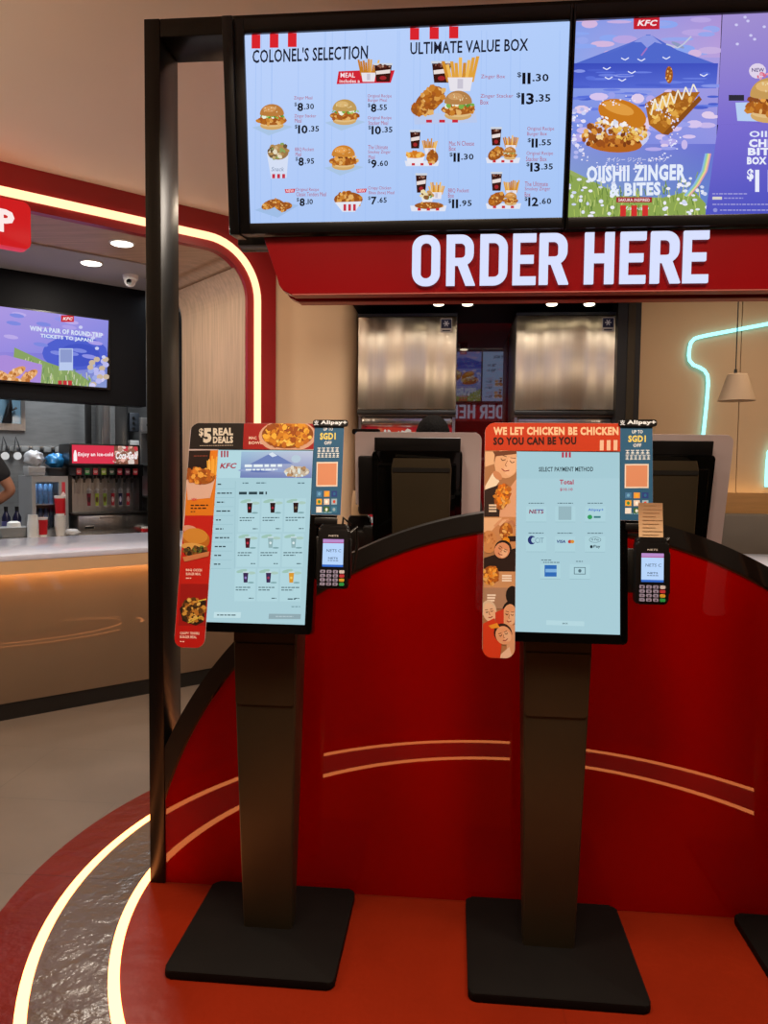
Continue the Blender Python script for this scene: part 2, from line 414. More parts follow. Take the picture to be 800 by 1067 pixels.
    def chicken(s, x, y, rx, ry, n=30, rot=0):
        s.E(x, y, rx, ry, '9a5520', 16, rot); s.crumb(x, y, rx*.95, ry*.92, s.FRY, n, min(rx, ry)*.3, rot)
    def box(s, x, y, w, kind=0):
        s.P([(x-.5*w, y+.2*w), (x+.5*w, y+.2*w), (x+.46*w, y+.36*w), (x-.46*w, y+.36*w)], 'dfe3f2'); s.cola(x-.2*w, y-.16*w, .3*w, .5*w); s.fries(x+.22*w, y+.02*w, .34*w, .42*w)
        if kind == 1:
            s.P([(x-.46*w, y+.05*w), (x+.08*w, y+.05*w), (x+.02*w, y+.3*w), (x-.4*w, y+.3*w)], 'e8e8f2'); s.E(x-.19*w, y+.03*w, .28*w, .1*w, 'd88a30'); s.crumb(x-.19*w, y+.02*w, .26*w, .08*w, ['e8a040', 'f0b858', 'd07820'], 14, .06*w)
            s.chicken(x+.3*w, y+.1*w, .17*w, .2*w, 16)
        elif kind == 2:
            s.P([(x-.2*w, y-.1*w), (x+.14*w, y-.12*w), (x+.08*w, y+.25*w), (x-.14*w, y+.25*w)], 'e6e6ee'); s.crumb(x-.04*w, y-.1*w, .2*w, .1*w, ['c89858', 'e8d8a8', '7a9c48', '8a5a30'], 16, .06*w); s.chicken(x+.02*w, y+.2*w, .4*w, .1*w, 24)
        else:
            s.chicken(x-.2*w, y+.08*w, .26*w, .17*w, 24, -.6); s.burger(x+.2*w, y+.06*w, .46*w, 'c78a44' if kind == 3 else 'b97b3c', kind != 3, False)
        for k in (-.25, 0, .25): s.R(x+k*w-.045*w, y+.27*w, x+k*w+.045*w, y+.34*w, 'c8323c')
    def stripes(s, x, y, w, h, gap, col='d8232c', n=3, dy=0):
        for k in range(n): s.R(x+k*gap, y+k*dy, x+k*gap+w, y+h+k*dy, col)
    def price(s, x0, x1, yb, h, a, b, yb1=None):
        # each digit set on its own so that the figures stand close together
        def wd(c, bold):
            if c == '.': return .2
            q = text_tris(c, bold)[2]; return (q[2]-q[0])/(q[3]-q[1])
        runs = [('$', h*.5, yb-h*.55, .01), (a, h, yb, .03), (b, h*.66, yb-h*.24, .02)]
        tot = sum(sum(wd(c, r[3])*r[1]+r[1]*.13 for c in r[0]) for r in runs); k = (x1-x0)/tot; x = x0
        for t, hh, yy, bo in runs:
            for c in t:
                w = wd(c, bo)*hh*k
                if c == '.': s.R(x, yy-hh*.2, x+w, yy, '101018')
                else: s.T(c, x, yy, x+w, hh, '101018', bo)
                x += w + hh*.13*k
    def dash(s, x0, y, x1, h, col='5a7078', gaps=True):
        x = x0
        while x < x1:
            l = min(x1-x, h*(1.5+2.5*s.rnd.random())); s.R(x, y-h/2, x+l, y+h/2, col); x += l+h*.7

# ================================================================== THE SETTING
def ring_mesh(r0, r1, z0, z1, n=160, c=(-.047, .053)):
    mb = MB()
    A = [(c[0]+r1*math.cos(2*PI*i/n), c[1]+r1*math.sin(2*PI*i/n)) for i in range(n)]
    if r0 <= 0: return mb.prism(A, z0, z1, 'xy')
    B = [(c[0]+r0*math.cos(2*PI*i/n), c[1]+r0*math.sin(2*PI*i/n)) for i in range(n)]
    # one closed ring
    V = [[mb.v((p[0], p[1], z)) for p in q] for q, z in ((A, z0), (B, z0), (B, z1), (A, z1))]
    for i in range(n):
        j = (i+1) % n
        for k in range(4): mb.bm.faces.new([V[k][i], V[k][j], V[(k+1) % 4][j], V[(k+1) % 4][i]])
    return mb
struct(MB().box((-7, -.76, -.1), (5.5, 6, 0)).build('floor', 'floor', smooth=0))
struct(MB().box((-7, -6, -.1), (5.5, -.76, 0)).build('floor_front_darkened', mat('darkened_floor', '1d1815', .4, vary=.1), smooth=0))  # unseen floor, coloured dark to keep the red panel's reflection dark
struct(ring_mesh(0, 1.349, -.02, .002).build('floor_red_disc', 'floor_red', smooth=0))
struct(ring_mesh(1.381, 1.589, -.02, .002).build('floor_grey_ring', 'ring', smooth=0))
struct(ring_mesh(1.621, 1.79, -.02, .003).build('floor_red_ring', 'ring_red', smooth=0))
tag(ring_mesh(1.349, 1.381, -.015, .004).build('floor_light_strip', 'led', smooth=0), 'inner curved glowing warm light line set in the floor around the red disc', 'light strip')
tag(ring_mesh(1.589, 1.621, -.015, .004).build('floor_light_strip', 'led', smooth=0), 'outer curved glowing warm light line between the grey and dark red floor bands', 'light strip')
struct(MB().box((-7, -6, 3.2), (5.5, 6, 3.3)).build('ceiling', 'ceil', smooth=0))
# beige wall with a rounded end, left of the ice machines
w = [(-1.62, 2.86), (-1.16, 2.86)] + [(-1.16+.12*math.sin(a), 2.98-.12*math.cos(a)) for a in [PI/2*i/8 for i in range(1, 9)]] + [(-1.04, 3.46), (-1.62, 3.46)]
struct(MB().prism(w, 0, 3.2, 'xy').build('wall_left_rounded', 'beige'))
struct(MB().box((-1.04, 3.40, 0), (.9, 3.5, 3.2)).build('wall_back', 'darkred', smooth=0))
struct(MB().box((-1.04, 2.2, 2.62), (.885, 3.4, 3.2)).build('ceiling_soffit', 'bulk', smooth=0))
mb = MB().box((.735, 2.62, 0), (.885, 3.4, 2.62)); mb.box((.80, 2.612, .1), (.848, 2.62, 2.6), mi=1)
struct(mb.build('wall_dark_column', ['black', 'bronze'], smooth=0))
mb = MB()
for x in (.885, 1.98, 3.07, 4.16): mb.box((x+.003, 3.9, 1.0), (min(x+1.092, 5.5), 3.93, 3.2))
mb.box((.885, 3.93, 0), (5.5, 4.0, 3.2), mi=1)
struct(mb.build('wall_right_panels', ['beige', 'black'], smooth=0))
mb = MB().box((.89, 3.62, 0), (5.4, 3.9, 1.30)); mb.box((.89, 3.62, 1.30), (5.4, 3.66, 1.335))
struct(mb.build('trim_ledge', 'oak', smooth=0))
tag(MB().box((.9, 3.80, 1.305), (5.3, 3.83, 1.325)).build('cove_light', glow('cove_glow', (255, 205, 130), 3), smooth=0), 'warm cove light hidden behind the oak ledge under the beige wall', 'light strip')

# --- left booth: portal, tunnel, ceilings and walls (local frame s, d, z)
r = .30; cx, cz = 1.62-r, 2.96-r
angs = [PI/2 - PI/2*i/14 for i in range(15)]
inner = [(-2.3, 2.96)] + [(cx+r*math.cos(a), cz+r*math.sin(a)) for a in angs] + [(1.62, 0)]
def sq(a):
    c, s_ = max(1e-6, math.cos(a)), max(1e-6, math.sin(a)); t = min((1.85-cx)/c, (3.2-cz)/s_); return (cx+t*c, cz+t*s_)
outer = [(-2.3, 3.2)] + [sq(a) for a in angs] + [(1.85, 0)]
struct(MB(BM).band(inner, outer, 0, .06).build('wall_left', 'portal', smooth=0))
def off(path_r, ds): return [(-2.3, 2.96+ds)] + [(cx+(path_r+ds)*math.cos(a), cz+(path_r+ds)*math.sin(a)) for a in angs] + [(1.62+ds, .05)]
tag(MB(BM).band(off(r, .052), off(r, .10), -.014, .0).build('portal_light_strip', 'led_portal', smooth=.5), 'warm glowing line following the rounded red portal of the left counter', 'light strip')
inner2 = [(p[0]+.012, p[1]+.012) if i else (p[0], p[1]+.012) for i, p in enumerate(inner)]
struct(MB(BM).band(inner, inner2, .06, 1.07).build('trim_1', 'woodtop', smooth=.5))
mb = MB(BM); mb.band(inner[8:], [(p[0]-.003, p[1]-.003) for p in inner[8:]], .03, 1.07)
struct(mb.build('trim_2', 'wood', smooth=.5))
struct(MB(BM).box((-2.3, .66, 2.948), (1.30, 1.07, 2.958)).box((-2.3, 1.07, 2.948), (2.2, 2.75, 3.0)).build('ceiling_booth', 'ceil_grey', smooth=0))
struct(MB(BM).box((-2.3, 1.45, 1.99), (1.47, 1.60, 2.947), bev=.004).build('wall_bulkhead', 'bulk', smooth=0))
struct(MB(BM).box((-2.3, 2.62, 0), (2.2, 2.72, 2.95)).build('wall_booth_back', 'dsteel', smooth=0))
struct(MB(BM).box((2.05, 1.07, 0), (2.2, 2.62, 2.95)).box((1.62, 1.07, 0), (2.2, 1.12, 3.2)).build('wall_booth_right', 'bulk', smooth=0))
struct(MB(BM).box((-2.4, -.02, 0), (-2.3, 2.72, 3.2)).build('wall_booth_left', 'bulk', smooth=0))
# room behind and beside the viewer
struct(MB().box((5.4, -6, 0), (5.5, 3.9, 3.2)).build('wall_right', 'beige', smooth=0))
struct(MB().box((-7, -6.1, 0), (5.5, -6, 3.2)).build('wall_front', 'trim', smooth=0))

# ================================================================== PARTITION AND FRAME
RO, RI, ZC, XE = 1.457, 1.398, -.087, 1.335
def arc(R, n=72, x=XE):
    a0 = math.acos(x/R); return [(R*math.cos(PI-a0-(PI-2*a0)*i/n), ZC+R*math.sin(PI-a0-(PI-2*a0)*i/n)) for i in range(n+1)]
t = thing('curved_partition', 'large glossy red half-round partition with a black rim behind the two kiosks', 'partition', (0, 0, 0))
MB().prism([(-XE, .003)] + arc(RI-.004) + [(XE, .003)], .006, .112).build('red_face', 'red', t, smooth=0)
MB().band(arc(RO), arc(RI), 0, .118).build('rim', 'black', t, smooth=.4)
MB().band(arc(RI), arc(RI-.007), .003, .115).build('edge_trim', 'trim', t, smooth=.4)
t = thing('overhead_frame', 'tall black metal portal frame beside and above the red partition', 'frame', (0, 0, 0))
for x in (-1.39, 1.335): MB().box((x, -.004, .002), (x+.055, .165, 3.0), bev=.003).build('post', 'post', t, smooth=.5)
MB().box((-1.335, -.002, 2.94), (1.335, .163, 3.0), bev=.003).build('beam', 'post', t, smooth=.5)

# --- ORDER HERE sign
t = thing('order_sign', 'red sign band with glowing white ORDER HERE letters above the red partition', 'sign', (0, 0, 0))
L_ = [(-.980, 2.274), (-.932, 2.14), (-.926, 2.115), (-.912, 2.096), (-.885, 2.083)]
MB().prism(L_ + [(-x, z) for x, z in L_[::-1]], 0, .05, bev=.003).build('sign_panel', 'fascia', t, smooth=0)
MB().box((-.880, -.002, 2.0795), (.880, .05, 2.0835)).build('lit_lower_edge', mat('lit_edge_pink', 'b45a52', .4, vary=.04), t, smooth=0)  # bottom edge painted paler to stand for the light it catches
for x in (-.8, .8): MB().box((x-.02, .05, 2.2), (x+.02, .07, 2.95)).build('bracket', 'black', t, smooth=0)
def letter(ch, w, h):
    tv, th = .31*w, .155*h; mb = MB(); y0, y1 = -.014, -.001
    def bx(a, b, c, d): mb.box((a, y0, b), (c, y1, d))
    if ch == 'E': bx(0, 0, tv, h); bx(tv, 0, w, th); bx(tv, h-th, w, h); bx(tv, h/2-th*.5, w*.9, h/2+th*.5)
    if ch == 'H': bx(0, 0, tv, h); bx(w-tv, 0, w, h); bx(tv, h/2-th*.55, w-tv, h/2+th*.55)
    if ch == 'O': mb.band(rrect(0, 0, w, h, w*.46, 8), rrect(tv, th*.9, w-tv, h-th*.9, w*.185, 8), y0, y1, closed=True)
    if ch == 'D': mb.band(rrect(0, 0, w, h, (0.001, w*.5, w*.5, 0.001), 8), rrect(tv, th, w-tv, h-th, (.001, w*.18, w*.18, .001), 8), y0, y1, closed=True)
    if ch == 'R':
        mb.band(rrect(0, h*.4, w*.98, h, (0.001, w*.42, w*.45, 0.001), 8), rrect(tv, h*.4+th*.9, w*.98-tv, h-th, (.001, w*.14, w*.16, .001), 8), y0, y1, closed=True)
        bx(0, 0, tv, h*.41); mb.prism([(w*.40, h*.42), (w*.72, h*.46), (w*1.04, 0), (w*.70, 0)], y0, y1)
    return mb
for ch, a, b in (('O', 429.5, 458.5), ('R', 465, 494), ('D', 500, 528.5), ('E', 534, 558), ('R', 561.5, 591), ('H', 608.5, 639), ('E', 645.5, 672), ('R', 677, 707), ('E', 711, 737)):
    x0, x1 = on_y(a, 270, 0).x, on_y(b, 270, 0).x
    mb = letter(ch, x1-x0, .163); bmesh.ops.translate(mb.bm, verts=mb.bm.verts, vec=(x0, 0, 2.104))
    mb.build('letter', 'letters', t, smooth=0)
sign_front = t

# ================================================================== MENU DISPLAYS
def menu(name, label, X0, X1, bl, br, painter, quad=None):
    # display rectangle X0..X1 (world), leaning forward 7 degrees about its lower edge
    W, H, tl = X1-X0, .577, math.radians(7); xc = (X0+X1)/2
    t = thing(name, label, 'screen', (xc, -.02, 2.312), 0)
    Rm = Matrix.Rotation(tl, 4, 'X')
    mb = MB(Rm); a, b, c, d = -W/2-bl, W/2+br, -.034, H+.044
    mb.box((a, .004, c), (b, .055, d), bev=.004)
    for q in ((a, c, -W/2, d), (W/2, c, b, d), (-W/2, c, W/2, 0), (-W/2, H, W/2, d)): mb.box((q[0], -.012, q[1]), (q[2], .006, q[3]), bev=.002)
    if bl > .03: mb.box((a-.014, -.03, c-.005), (a+.02, .07, d+.004), bev=.003)
    mb.build('housing', 'plastic', t, smooth=.5)
    cor = [project(t.location + (Rm @ Vector((u, 0, v)))) for u, v in ((-W/2, H), (W/2, H), (W/2, 0), (-W/2, 0))]
    mb = MB(Rm); A = Art(mb, quad or cor, (-W/2, 0, W/2, H), 0); painter(A); mb.build('display', 'screen', t, smooth=0)
    return t
NAV = '1a1c2c'; PINK = 'b0566e'
def menu_white(A):
    q = [(255, 35), (591, 20.5), (585, 228), (262, 233.5)]; A.G(q, ['bcd2fb', 'b2cdfa', 'a6c5f6', 'adc8f6'])
    for i in range(26):
        x = 262+A.rnd.random()*320; A.R(x, 30, x+.5, 235, 'a4c2f4')
    A.stripes(262, 34.5, 9, 14.5, 18.7, dy=-.8); A.stripes(425.5, 27.5, 9.5, 12.5, 20.3, dy=-.8)
    A.T("COLONEL'S SELECTION", 263, 64.5, 382, 14.5, NAV, .017, 60); A.T('ULTIMATE VALUE BOX', 426, 55.5, 548, 13, NAV, .017, 51.5)
    A.P([(352, 73), (376, 72), (377, 85.5), (350, 86.5)], 'd02434'); A.T('MEAL', 354, 79.5, 369, 5, 'f6dfe4', .02); A.T('includes a', 353, 85, 374, 3.6, 'f6dfe4', .02)
    A.P([(376, 73), (410, 72), (406, 85), (377, 85.5)], 'd02434'); A.fries(383, 84, 17, 21); A.cola(398, 84, 18, 18)
    A.burger(283.5, 120, 33); A.burger(358.5, 115, 33, 'c09a58'); A.burger(357.5, 163, 32, 'cc8432', False)
    A.P([(278.5, 160), (301, 156), (299, 185), (283, 186)], 'd4def4'); A.E(290, 158, 11, 8, '9a7648'); A.crumb(290, 157, 10.5, 8.5, ['c8a878', 'e6dcc0', '6a5238', '8aa05a', 'b08850'], 40, 2.3); A.T('Snack', 283, 178, 296, 4.5, '7d8fae', 0, skew=.2)
    A.stripes(284, 181, 3, 4.5, 5.2, 'c43246')
    A.P([(266, 219), (290, 227), (312, 214), (290, 210)], '9fbde6'); A.chicken(282, 213, 9.5, 4.6, 22, -.4); A.chicken(292, 214, 9, 5, 22, .7); A.chicken(298, 214.5, 7, 4, 14)
    A.chicken(363, 208, 15, 8, 44); A.P([(349, 211), (377, 210), (370, 221), (357, 221)], 'e2e6f2'); A.stripes(358, 213, 2.8, 7, 5, 'c43246')
    for a, x0, x1, y in (('Zinger Meal', 306, 325, 103.5), ('Zinger Stacker', 306.5, 329, 122.5), ('Meal', 307, 314, 127), ('Original Recipe', 382, 407, 101.5), ('Burger Meal', 382.5, 402, 106), ('Original Recipe', 382.5, 407, 124.5), ('Stacker Meal', 383, 403.5, 129.5),
                         ('BBQ Pockett', 307.5, 327, 157.5), ('Meal', 308, 314, 162.5), ('The Ultimate', 383, 403.5, 155), ('Smokey Zinger', 383, 406.5, 160.5), ('Meal', 383.5, 390, 165.5), ('Original Recipe', 308.5, 332.5, 200), ('Classic Tenders Meal', 309, 340, 204.5), ('Crispy Chicken', 383.5, 407, 198.5), ('Bites (box) Meal', 384, 410.5, 203.5)):
        A.T(a, x0, y, x1, 4.4, PINK, 0)
    for x in (297, 371): A.P([(x, 197), (x+11, 196.5), (x+10, 200.5), (x+1, 201)], 'd02e46'); A.T('NEW', x+1.5, 200.2, x+9.5, 3, 'f4dce2', .02)
    for x0, x1, y, h, a, b in ((306.5, 327.5, 115, 9, '8', '.30'), (307, 333, 138.5, 9, '10', '.35'), (382.5, 403, 116, 9, '8', '.55'), (383, 409, 139.5, 9, '10', '.35'), (308, 328, 172.5, 9, '8', '.95'), (383, 404.5, 175, 9, '9', '.60'), (309.5, 327, 215, 8.5, '8', '.10'), (383.5, 403.5, 213.5, 8.5, '7', '.65')):
        A.price(x0, x1, y, h, a, b)
    A.P([(430, 118), (494, 116), (496, 127), (431, 129)], 'b8c9ee'); A.cola(458.5, 85, 20, 21); A.fries(478, 94, 29, 32); A.chicken(446, 104, 19, 11, 60, -.75); A.chicken(436, 113, 9, 7, 22); A.burger(476, 108, 38, 'b4814a', True, False); A.stripes(443, 124, 6, 3, 13.5, 'c8283a')
    A.box(439, 160, 36, 1); A.box(523, 157, 36, 0); A.box(446, 207, 38, 2); A.box(524, 205, 37, 3)
    for a, x0, x1, y in (('Zinger Box', 499.5, 524.5, 81.5), ('Zinger Stacker', 499, 533, 102), ('Box', 499, 507.5, 108), ('Mac N Cheese', 467, 493, 151.5), ('Box', 467, 474, 157), ('Original Recipe', 548, 576, 136.5), ('Burger Box', 548, 568.5, 142), ('Original Recipe', 547.5, 575, 162.5), ('Stacker Box', 547, 568.5, 168), ('BBQ Pockett', 466.5, 488, 201.5), ('Box', 466.5, 472.5, 206.5), ('The Ultimate', 546, 570, 194.5), ('Smokey Zinger', 546, 572.5, 200), ('Box', 546, 552, 205.5)):
        A.T(a, x0, y, x1, 5, PINK, 0)
    for x0, x1, y, h, a, b in ((537, 571, 86.5, 12, '11', '.30'), (536.5, 573, 108, 12, '13', '.35'), (467.5, 493.5, 168.5, 9.5, '11', '.30'), (548.5, 574, 153.5, 9.5, '11', '.55'), (547.5, 576, 179, 9.5, '13', '.35'), (466.5, 492, 217.5, 9.5, '11', '.95'), (546, 574.5, 215.5, 9.5, '12', '.60')):
        A.price(x0, x1, y, h, a, b)
def kfc(A, x0, y0, x1, y1, bg='c4202f', fg='f6e6ea'):
    if bg: A.R(x0, y0, x1, y1, bg)
    m, w = (x1-x0)*.14, y1-y0; A.T('KFC', x0+m, y1-w*.26, x1-m, w*.46, fg, .035, skew=.25)
def menu_poster(A):
    x0, y0, xm, xe = 594, 14, 747, 1010
    # left: mountain, lake and meadow
    A.G([(x0, y0), (752, 8), (750, 60), (x0, 60)], ['7f9be8', 'a88fd6', 'b9a0dc', '8ea4ea'])
    A.G([(x0, 60), (750, 60), (746, 150), (x0-6, 150)], ['8ea4ea', 'a79be0', '8f92e2', '6f86e0'])
    A.G([(x0-6, 150), (746, 150), (744, 236), (x0-12, 236)], ['8796dc', '6a70d2', '5f8ac8', '7fa4c2'])
    for i in range(26): A.E(600+A.rnd.random()*145, 20+A.rnd.random()*36, 6+12*A.rnd.random(), 1.6+3*A.rnd.random(), A.rnd.choice(['b7a4e2', 'c5aee0', '96a6ec', 'd4b6de', '8ca6f0']), 12)
    A.G([(600, 66), (660, 62), (673, 36), (678, 36)], ['4a62c8', '4a5cc4', '5f78d4', '5f78d4']); A.P([(601, 66), (640, 54), (672, 37), (679, 37), (705, 52), (744, 66)], '5068cc')
    A.P([(660, 44), (672, 37), (679, 37), (690, 46), (682, 44), (674, 50), (668, 44)], '8f9ae4'); A.L([(674, 50), (668, 58)], 1.6, 'a272c4')
    A.G([(597, 66), (748, 66), (746, 92), (596, 92)], ['3a4cbc', '3f50c0', '5a6ed6', '5266d2'])
    for i in range(40): A.E(597+A.rnd.random()*150, 70+A.rnd.random()*45, 5+11*A.rnd.random(), .7+1.2*A.rnd.random(), A.rnd.choice(['6a7ee0', '8796e8', '4c60cc', 'a4a8ea', '5a70da']), 10)
    for i in range(50): A.E(597+A.rnd.random()*148, 96+A.rnd.random()*62, 3+7*A.rnd.random(), 1.5+4*A.rnd.random(), A.rnd.choice(['b5aaea', 'c8b8ea', '9aa0ea', 'd6c4ee', '8c98e6', 'e0ccea']), 10)
    A.E(706, 47, 7.5, 2, '8d9abf', 12, .45); A.L([(694, 46), (706, 50), (712, 46), (720, 38)], 1.5, 'c0c6dc')
    for x, y in ((651, 62), (668, 63), (632, 72), (658, 76), (634, 82), (648, 84), (694, 61), (733, 79)): A.L([(x-4, y-1.5), (x, y+.6), (x+4, y-1.8)], 1.1, 'e6eaff')
    # meadow
    A.G([(592, 176), (640, 200), (612, 236), (586, 236)], ['9aac64', '88a44e', '7d9a52', '88a870'])
    A.P([(587, 178), (610, 190), (640, 204), (690, 206), (722, 198), (735, 212), (735, 236), (584, 236)], '8ca552')
    for i in range(240):
        x = 590+A.rnd.random()*142; y = 182+A.rnd.random()*46
        if y > 178+18*math.sin((x-590)/142*PI): A.L([(x, y+4), (x+A.rnd.uniform(-2, 2), y-3)], .9, A.rnd.choice(['a9bf5a', '6f8a3c', 'c3cf74', '85a048', '5e7d3a', 'b8c87a']))
    for i in range(70): A.E(A.rnd.choice([A.rnd.uniform(591, 640), A.rnd.uniform(690, 742)]), A.rnd.uniform(186, 228), 1.6+1.3*A.rnd.random(), 1.2+A.rnd.random(), A.rnd.choice(['e2e6f4', 'cfd6f0', 'f0eef8']), 8)
    for k, c in enumerate(('e0a0a8', 'e8d890', '98d0a0', '88b4e4')): A.L([(740-k*1.6, 160), (736-k*1.6, 178), (728-k*1.6, 192), (718-k*1.6, 204)], 1.8, c)
    for i in range(16): A.E(A.rnd.uniform(595, 612), A.rnd.uniform(100, 165), 2.6, 2, A.rnd.choice(['cdd2f6', 'e4e0f6', 'b4b8ee']), 8)
    # skewer tray and burger
    A.P([(672, 108), (692, 96), (729, 96), (700, 138), (690, 140), (676, 130)], 'a8651c'); A.crumb(699, 113, 24, 15, ['c9862e', 'e0a648', 'a2601e', 'f0c468', 'b87428'], 90, 3.2, -.5)
    A.P([(690, 140), (728, 100), (731, 104), (696, 141)], '8a4e18'); A.chicken(697, 78, 4, 9, 14)
    for k in range(6): A.L([(678+k*8, 120-k*4), (682+k*8, 103-k*3), (686+k*8, 116-k*4)], 1.5, 'f1ead8')
    A.E(642, 142, 34, 17, 'c9cdf0', 18); A.E(640, 150, 29, 9, 'b4641e', 18, .05); A.crumb(641, 138, 34, 13, ['b86a24', 'd89440', '9a521c', 'e8b05c', 'f0d090', '8a4a1c'], 130, 3)
    A.crumb(636, 146, 30, 7, ['7a3c16', '9a4f1c', 'c57a30'], 40, 2.6); A.E(648, 119, 26, 14.5, 'c8791e', 22, .32); A.E(644, 113, 17, 6, 'e09c42', 16, .3); A.crumb(640, 128, 26, 3, ['e9e6f2', 'd8dcec', 'f6f2ec'], 26, 2.3, .3); A.crumb(655, 140, 18, 8, ['e0b24e', 'f0cc70', 'c88c30'], 40, 2)
    A.T('オイシー ジンガー & バイツ', 632, 168.5, 694, 4.5, 'e6e4f8', 0)
    A.T('OIISHII ZINGER', 611, 190, 714, 17, 'e4ecfb', .045, 188); A.T('& BITES', 635, 205, 688, 14, 'e4ecfb', .045, 203.5)
    A.R(642, 205.5, 679, 211, 'a0242c'); A.T('SAKURA INSPIRED', 644, 210, 677, 3.2, 'f2dede', .02); A.T('Japan', 648, 220, 674, 5, 'd8e2e4', 0, skew=.3)
    for i in range(150):
        a = A.rnd.random()*2*PI; A.E(650+(48+14*A.rnd.random())*math.cos(a), 140+(30+10*A.rnd.random())*math.sin(a), .5+.9*A.rnd.random(), .5+.6*A.rnd.random(), A.rnd.choice(['eef0ff', 'd8d8fa', 'f6e8f4']), 6)
    kfc(A, 660, 17, 687, 30.5); A.stripes(646, 214, 6, 14, 11.5, 'd0302e', 3)
    # right: purple offer
    A.G([(753, 6), (1040, -6), (1040, 120), (747, 130)], ['a593d2', '8f7fcc', '6a5fcc', '7a6cd0']); A.G([(748, 130), (1040, 120), (1040, 226), (733, 236)], ['7a6cd0', '6a5fcc', '3c44b8', '4750be'])
    for x, y in ((767, 26), (776, 18), (782, 37), (786, 41), (768, 46), (779, 22), (796, 28)): A.E(x, y, 1.8, 1.5, 'ccc8f2', 8)
    A.E(789, 74, 9, 8, 'dfd2ea', 14); A.crumb(794, 78, 6, 4, ['d86a86', 'e89ab0'], 10, 2); A.T('NEW', 783, 75, 796, 4, '5a4a80', .02)
    A.P([(766, 107), (830, 105), (832, 128), (768, 126)], 'b6cdf2'); A.burger(803, 103, 58, 'c59a58', False, False); A.R(759, 99, 775, 105, '2c2a38')
    A.T('OIISHII', 780.5, 143, 824, 6.5, 'dfe6fa', .03); A.T('CHICKEN', 780, 153.5, 838, 8.5, 'e8ecfc', .05); A.T('BITES', 779, 162, 818, 8, 'e8ecfc', .05); A.T('BOX', 778, 171.5, 798.5, 8, 'e8ecfc', .05)
    A.T('$', 778, 189, 785, 13, 'e8ecfc', .04); A.T('11', 786.5, 200, 804, 23, 'e8ecfc', .04)
    for y, a, b in ((202, 742, 778), (206.5, 754, 774), (213, 742, 830), (219, 750, 830)): A.dash(a, y, b, 1.3, '9c9ada')
    A.E(745, 219, 2.4, 2.2, '8f92d8', 8); A.R(742, 205, 752, 208, 'd8d4c8')
menu_a = menu('menu_screen', 'overhead menu screen with pale blue price list of burgers and boxes', -1.018, .008, .052, .007, menu_white, [(255, 35), (591, 20.5), (585, 228), (262, 233.5)])
menu_b = menu('menu_screen', 'overhead menu screen with mountain poster and purple panel, above the right end of the sign', .026, 1.052, .007, .052, menu_poster)
def back(root, label):
    x, y, z = root.location; return dup(root, (-x, .16-y, z), PI, label)
back(menu_a, 'rear menu screen with pale price list, seen only mirrored in the dark red wall'); back(menu_b, 'rear menu screen with purple poster, seen only mirrored in the dark red wall')
back(sign_front, 'rear ORDER HERE sign band facing away, seen mirrored in the dark red wall')

# ================================================================== SELF-ORDER KIOSKS
SW, SH = .30, .533
def cjk_rows(A, x0, y, n, w, h, col):
    for i in range(n):
        x = x0+i*w
        A.R(x, y-h, x+w*.75, y-h*.8, col); A.R(x+w*.3, y-h, x+w*.46, y, col); A.R(x+w*.06, y-h*.5, x+w*.7, y-h*.32, col); A.R(x, y-h*.16, x+w*.75, y, col)
def pay_sign(A, x0, x1, y0, y1):
    w = x1-x0; h = y1-y0; X = lambda a: x0+a*w; Y = lambda a: y0+a*h
    A.T('UP TO', X(.32), Y(.135), X(.66), h*.035, 'e8eef2', .03); A.T('SGD1', X(.2), Y(.225), X(.76), h*.07, 'f0dc6a', .04); A.T('OFF', X(.36), Y(.275), X(.62), h*.035, 'e8eef2', .03)
    cjk_rows(A, X(.12), Y(.35), 5, w*.16, h*.045, 'dfe7ec'); cjk_rows(A, X(.12), Y(.405), 6, w*.135, h*.045, 'dfe7ec')
    cols = ['ffffff', '6fb1e0', 'd84f3a', 'f0b429', 'f2f2f2', '2b6ca3', 'e8f0f2', '2e8b57', '9fb8c8']
    A.R(X(.1), Y(.45), X(.86), Y(.70), 'e9ddd2'); A.R(X(.14), Y(.465), X(.82), Y(.685), 'd9926f')
    for k in range(9):
        a, b = X(.12+.27*(k % 3)), Y(.745+.08*(k//3)); A.P([(a, b), (a+w*.2, b), (a+w*.2, b+h*.06), (a, b+h*.06)], ['4a7fb5', 'e6a14c', '2b3f8c', 'edb43a', 'e9d8ce', '9fc0d6', 'eceff0', '3d6b2d', '3f7fa3'][k]); A.E(a+w*.1, b+h*.03, w*.05, h*.018, cols[(k*2+1) % 9], 8)
    A.dash(X(.3), Y(.965), X(.7), h*.012, '7fb0cc')
SKIN = ['d59a72', 'e3b48e', 'c98a62', 'b87a58']
def face(A, x, y, rx, ry, rot=0, sk='dba27a', hair='2c1c16'):
    c, d = math.cos(rot), math.sin(rot); q = lambda a, b: (x+a*rx*c-b*ry*d, y+a*rx*d+b*ry*c)
    A.E(*q(0, -.25), rx*1.12, ry*1.05, hair, 18, rot); A.E(x, y, rx, ry, sk, 18, rot); A.E(*q(.35, .2), rx*.5, ry*.6, 'e6b894', 12, rot)
    for s_ in (-1, 1): A.L([q(.18*s_, -.12), q(.38*s_, -.02), q(.56*s_, -.12)], .8, '4a2a1c'); A.L([q(.15*s_, -.3), q(.58*s_, -.34)], .7, '6a4028')
    A.L([q(0, -.1), q(-.1, .22), q(.06, .26)], .7, 'a8683f'); A.L([q(-.3, .48), q(0, .58), q(.32, .46)], 1.0, '9a3d34')
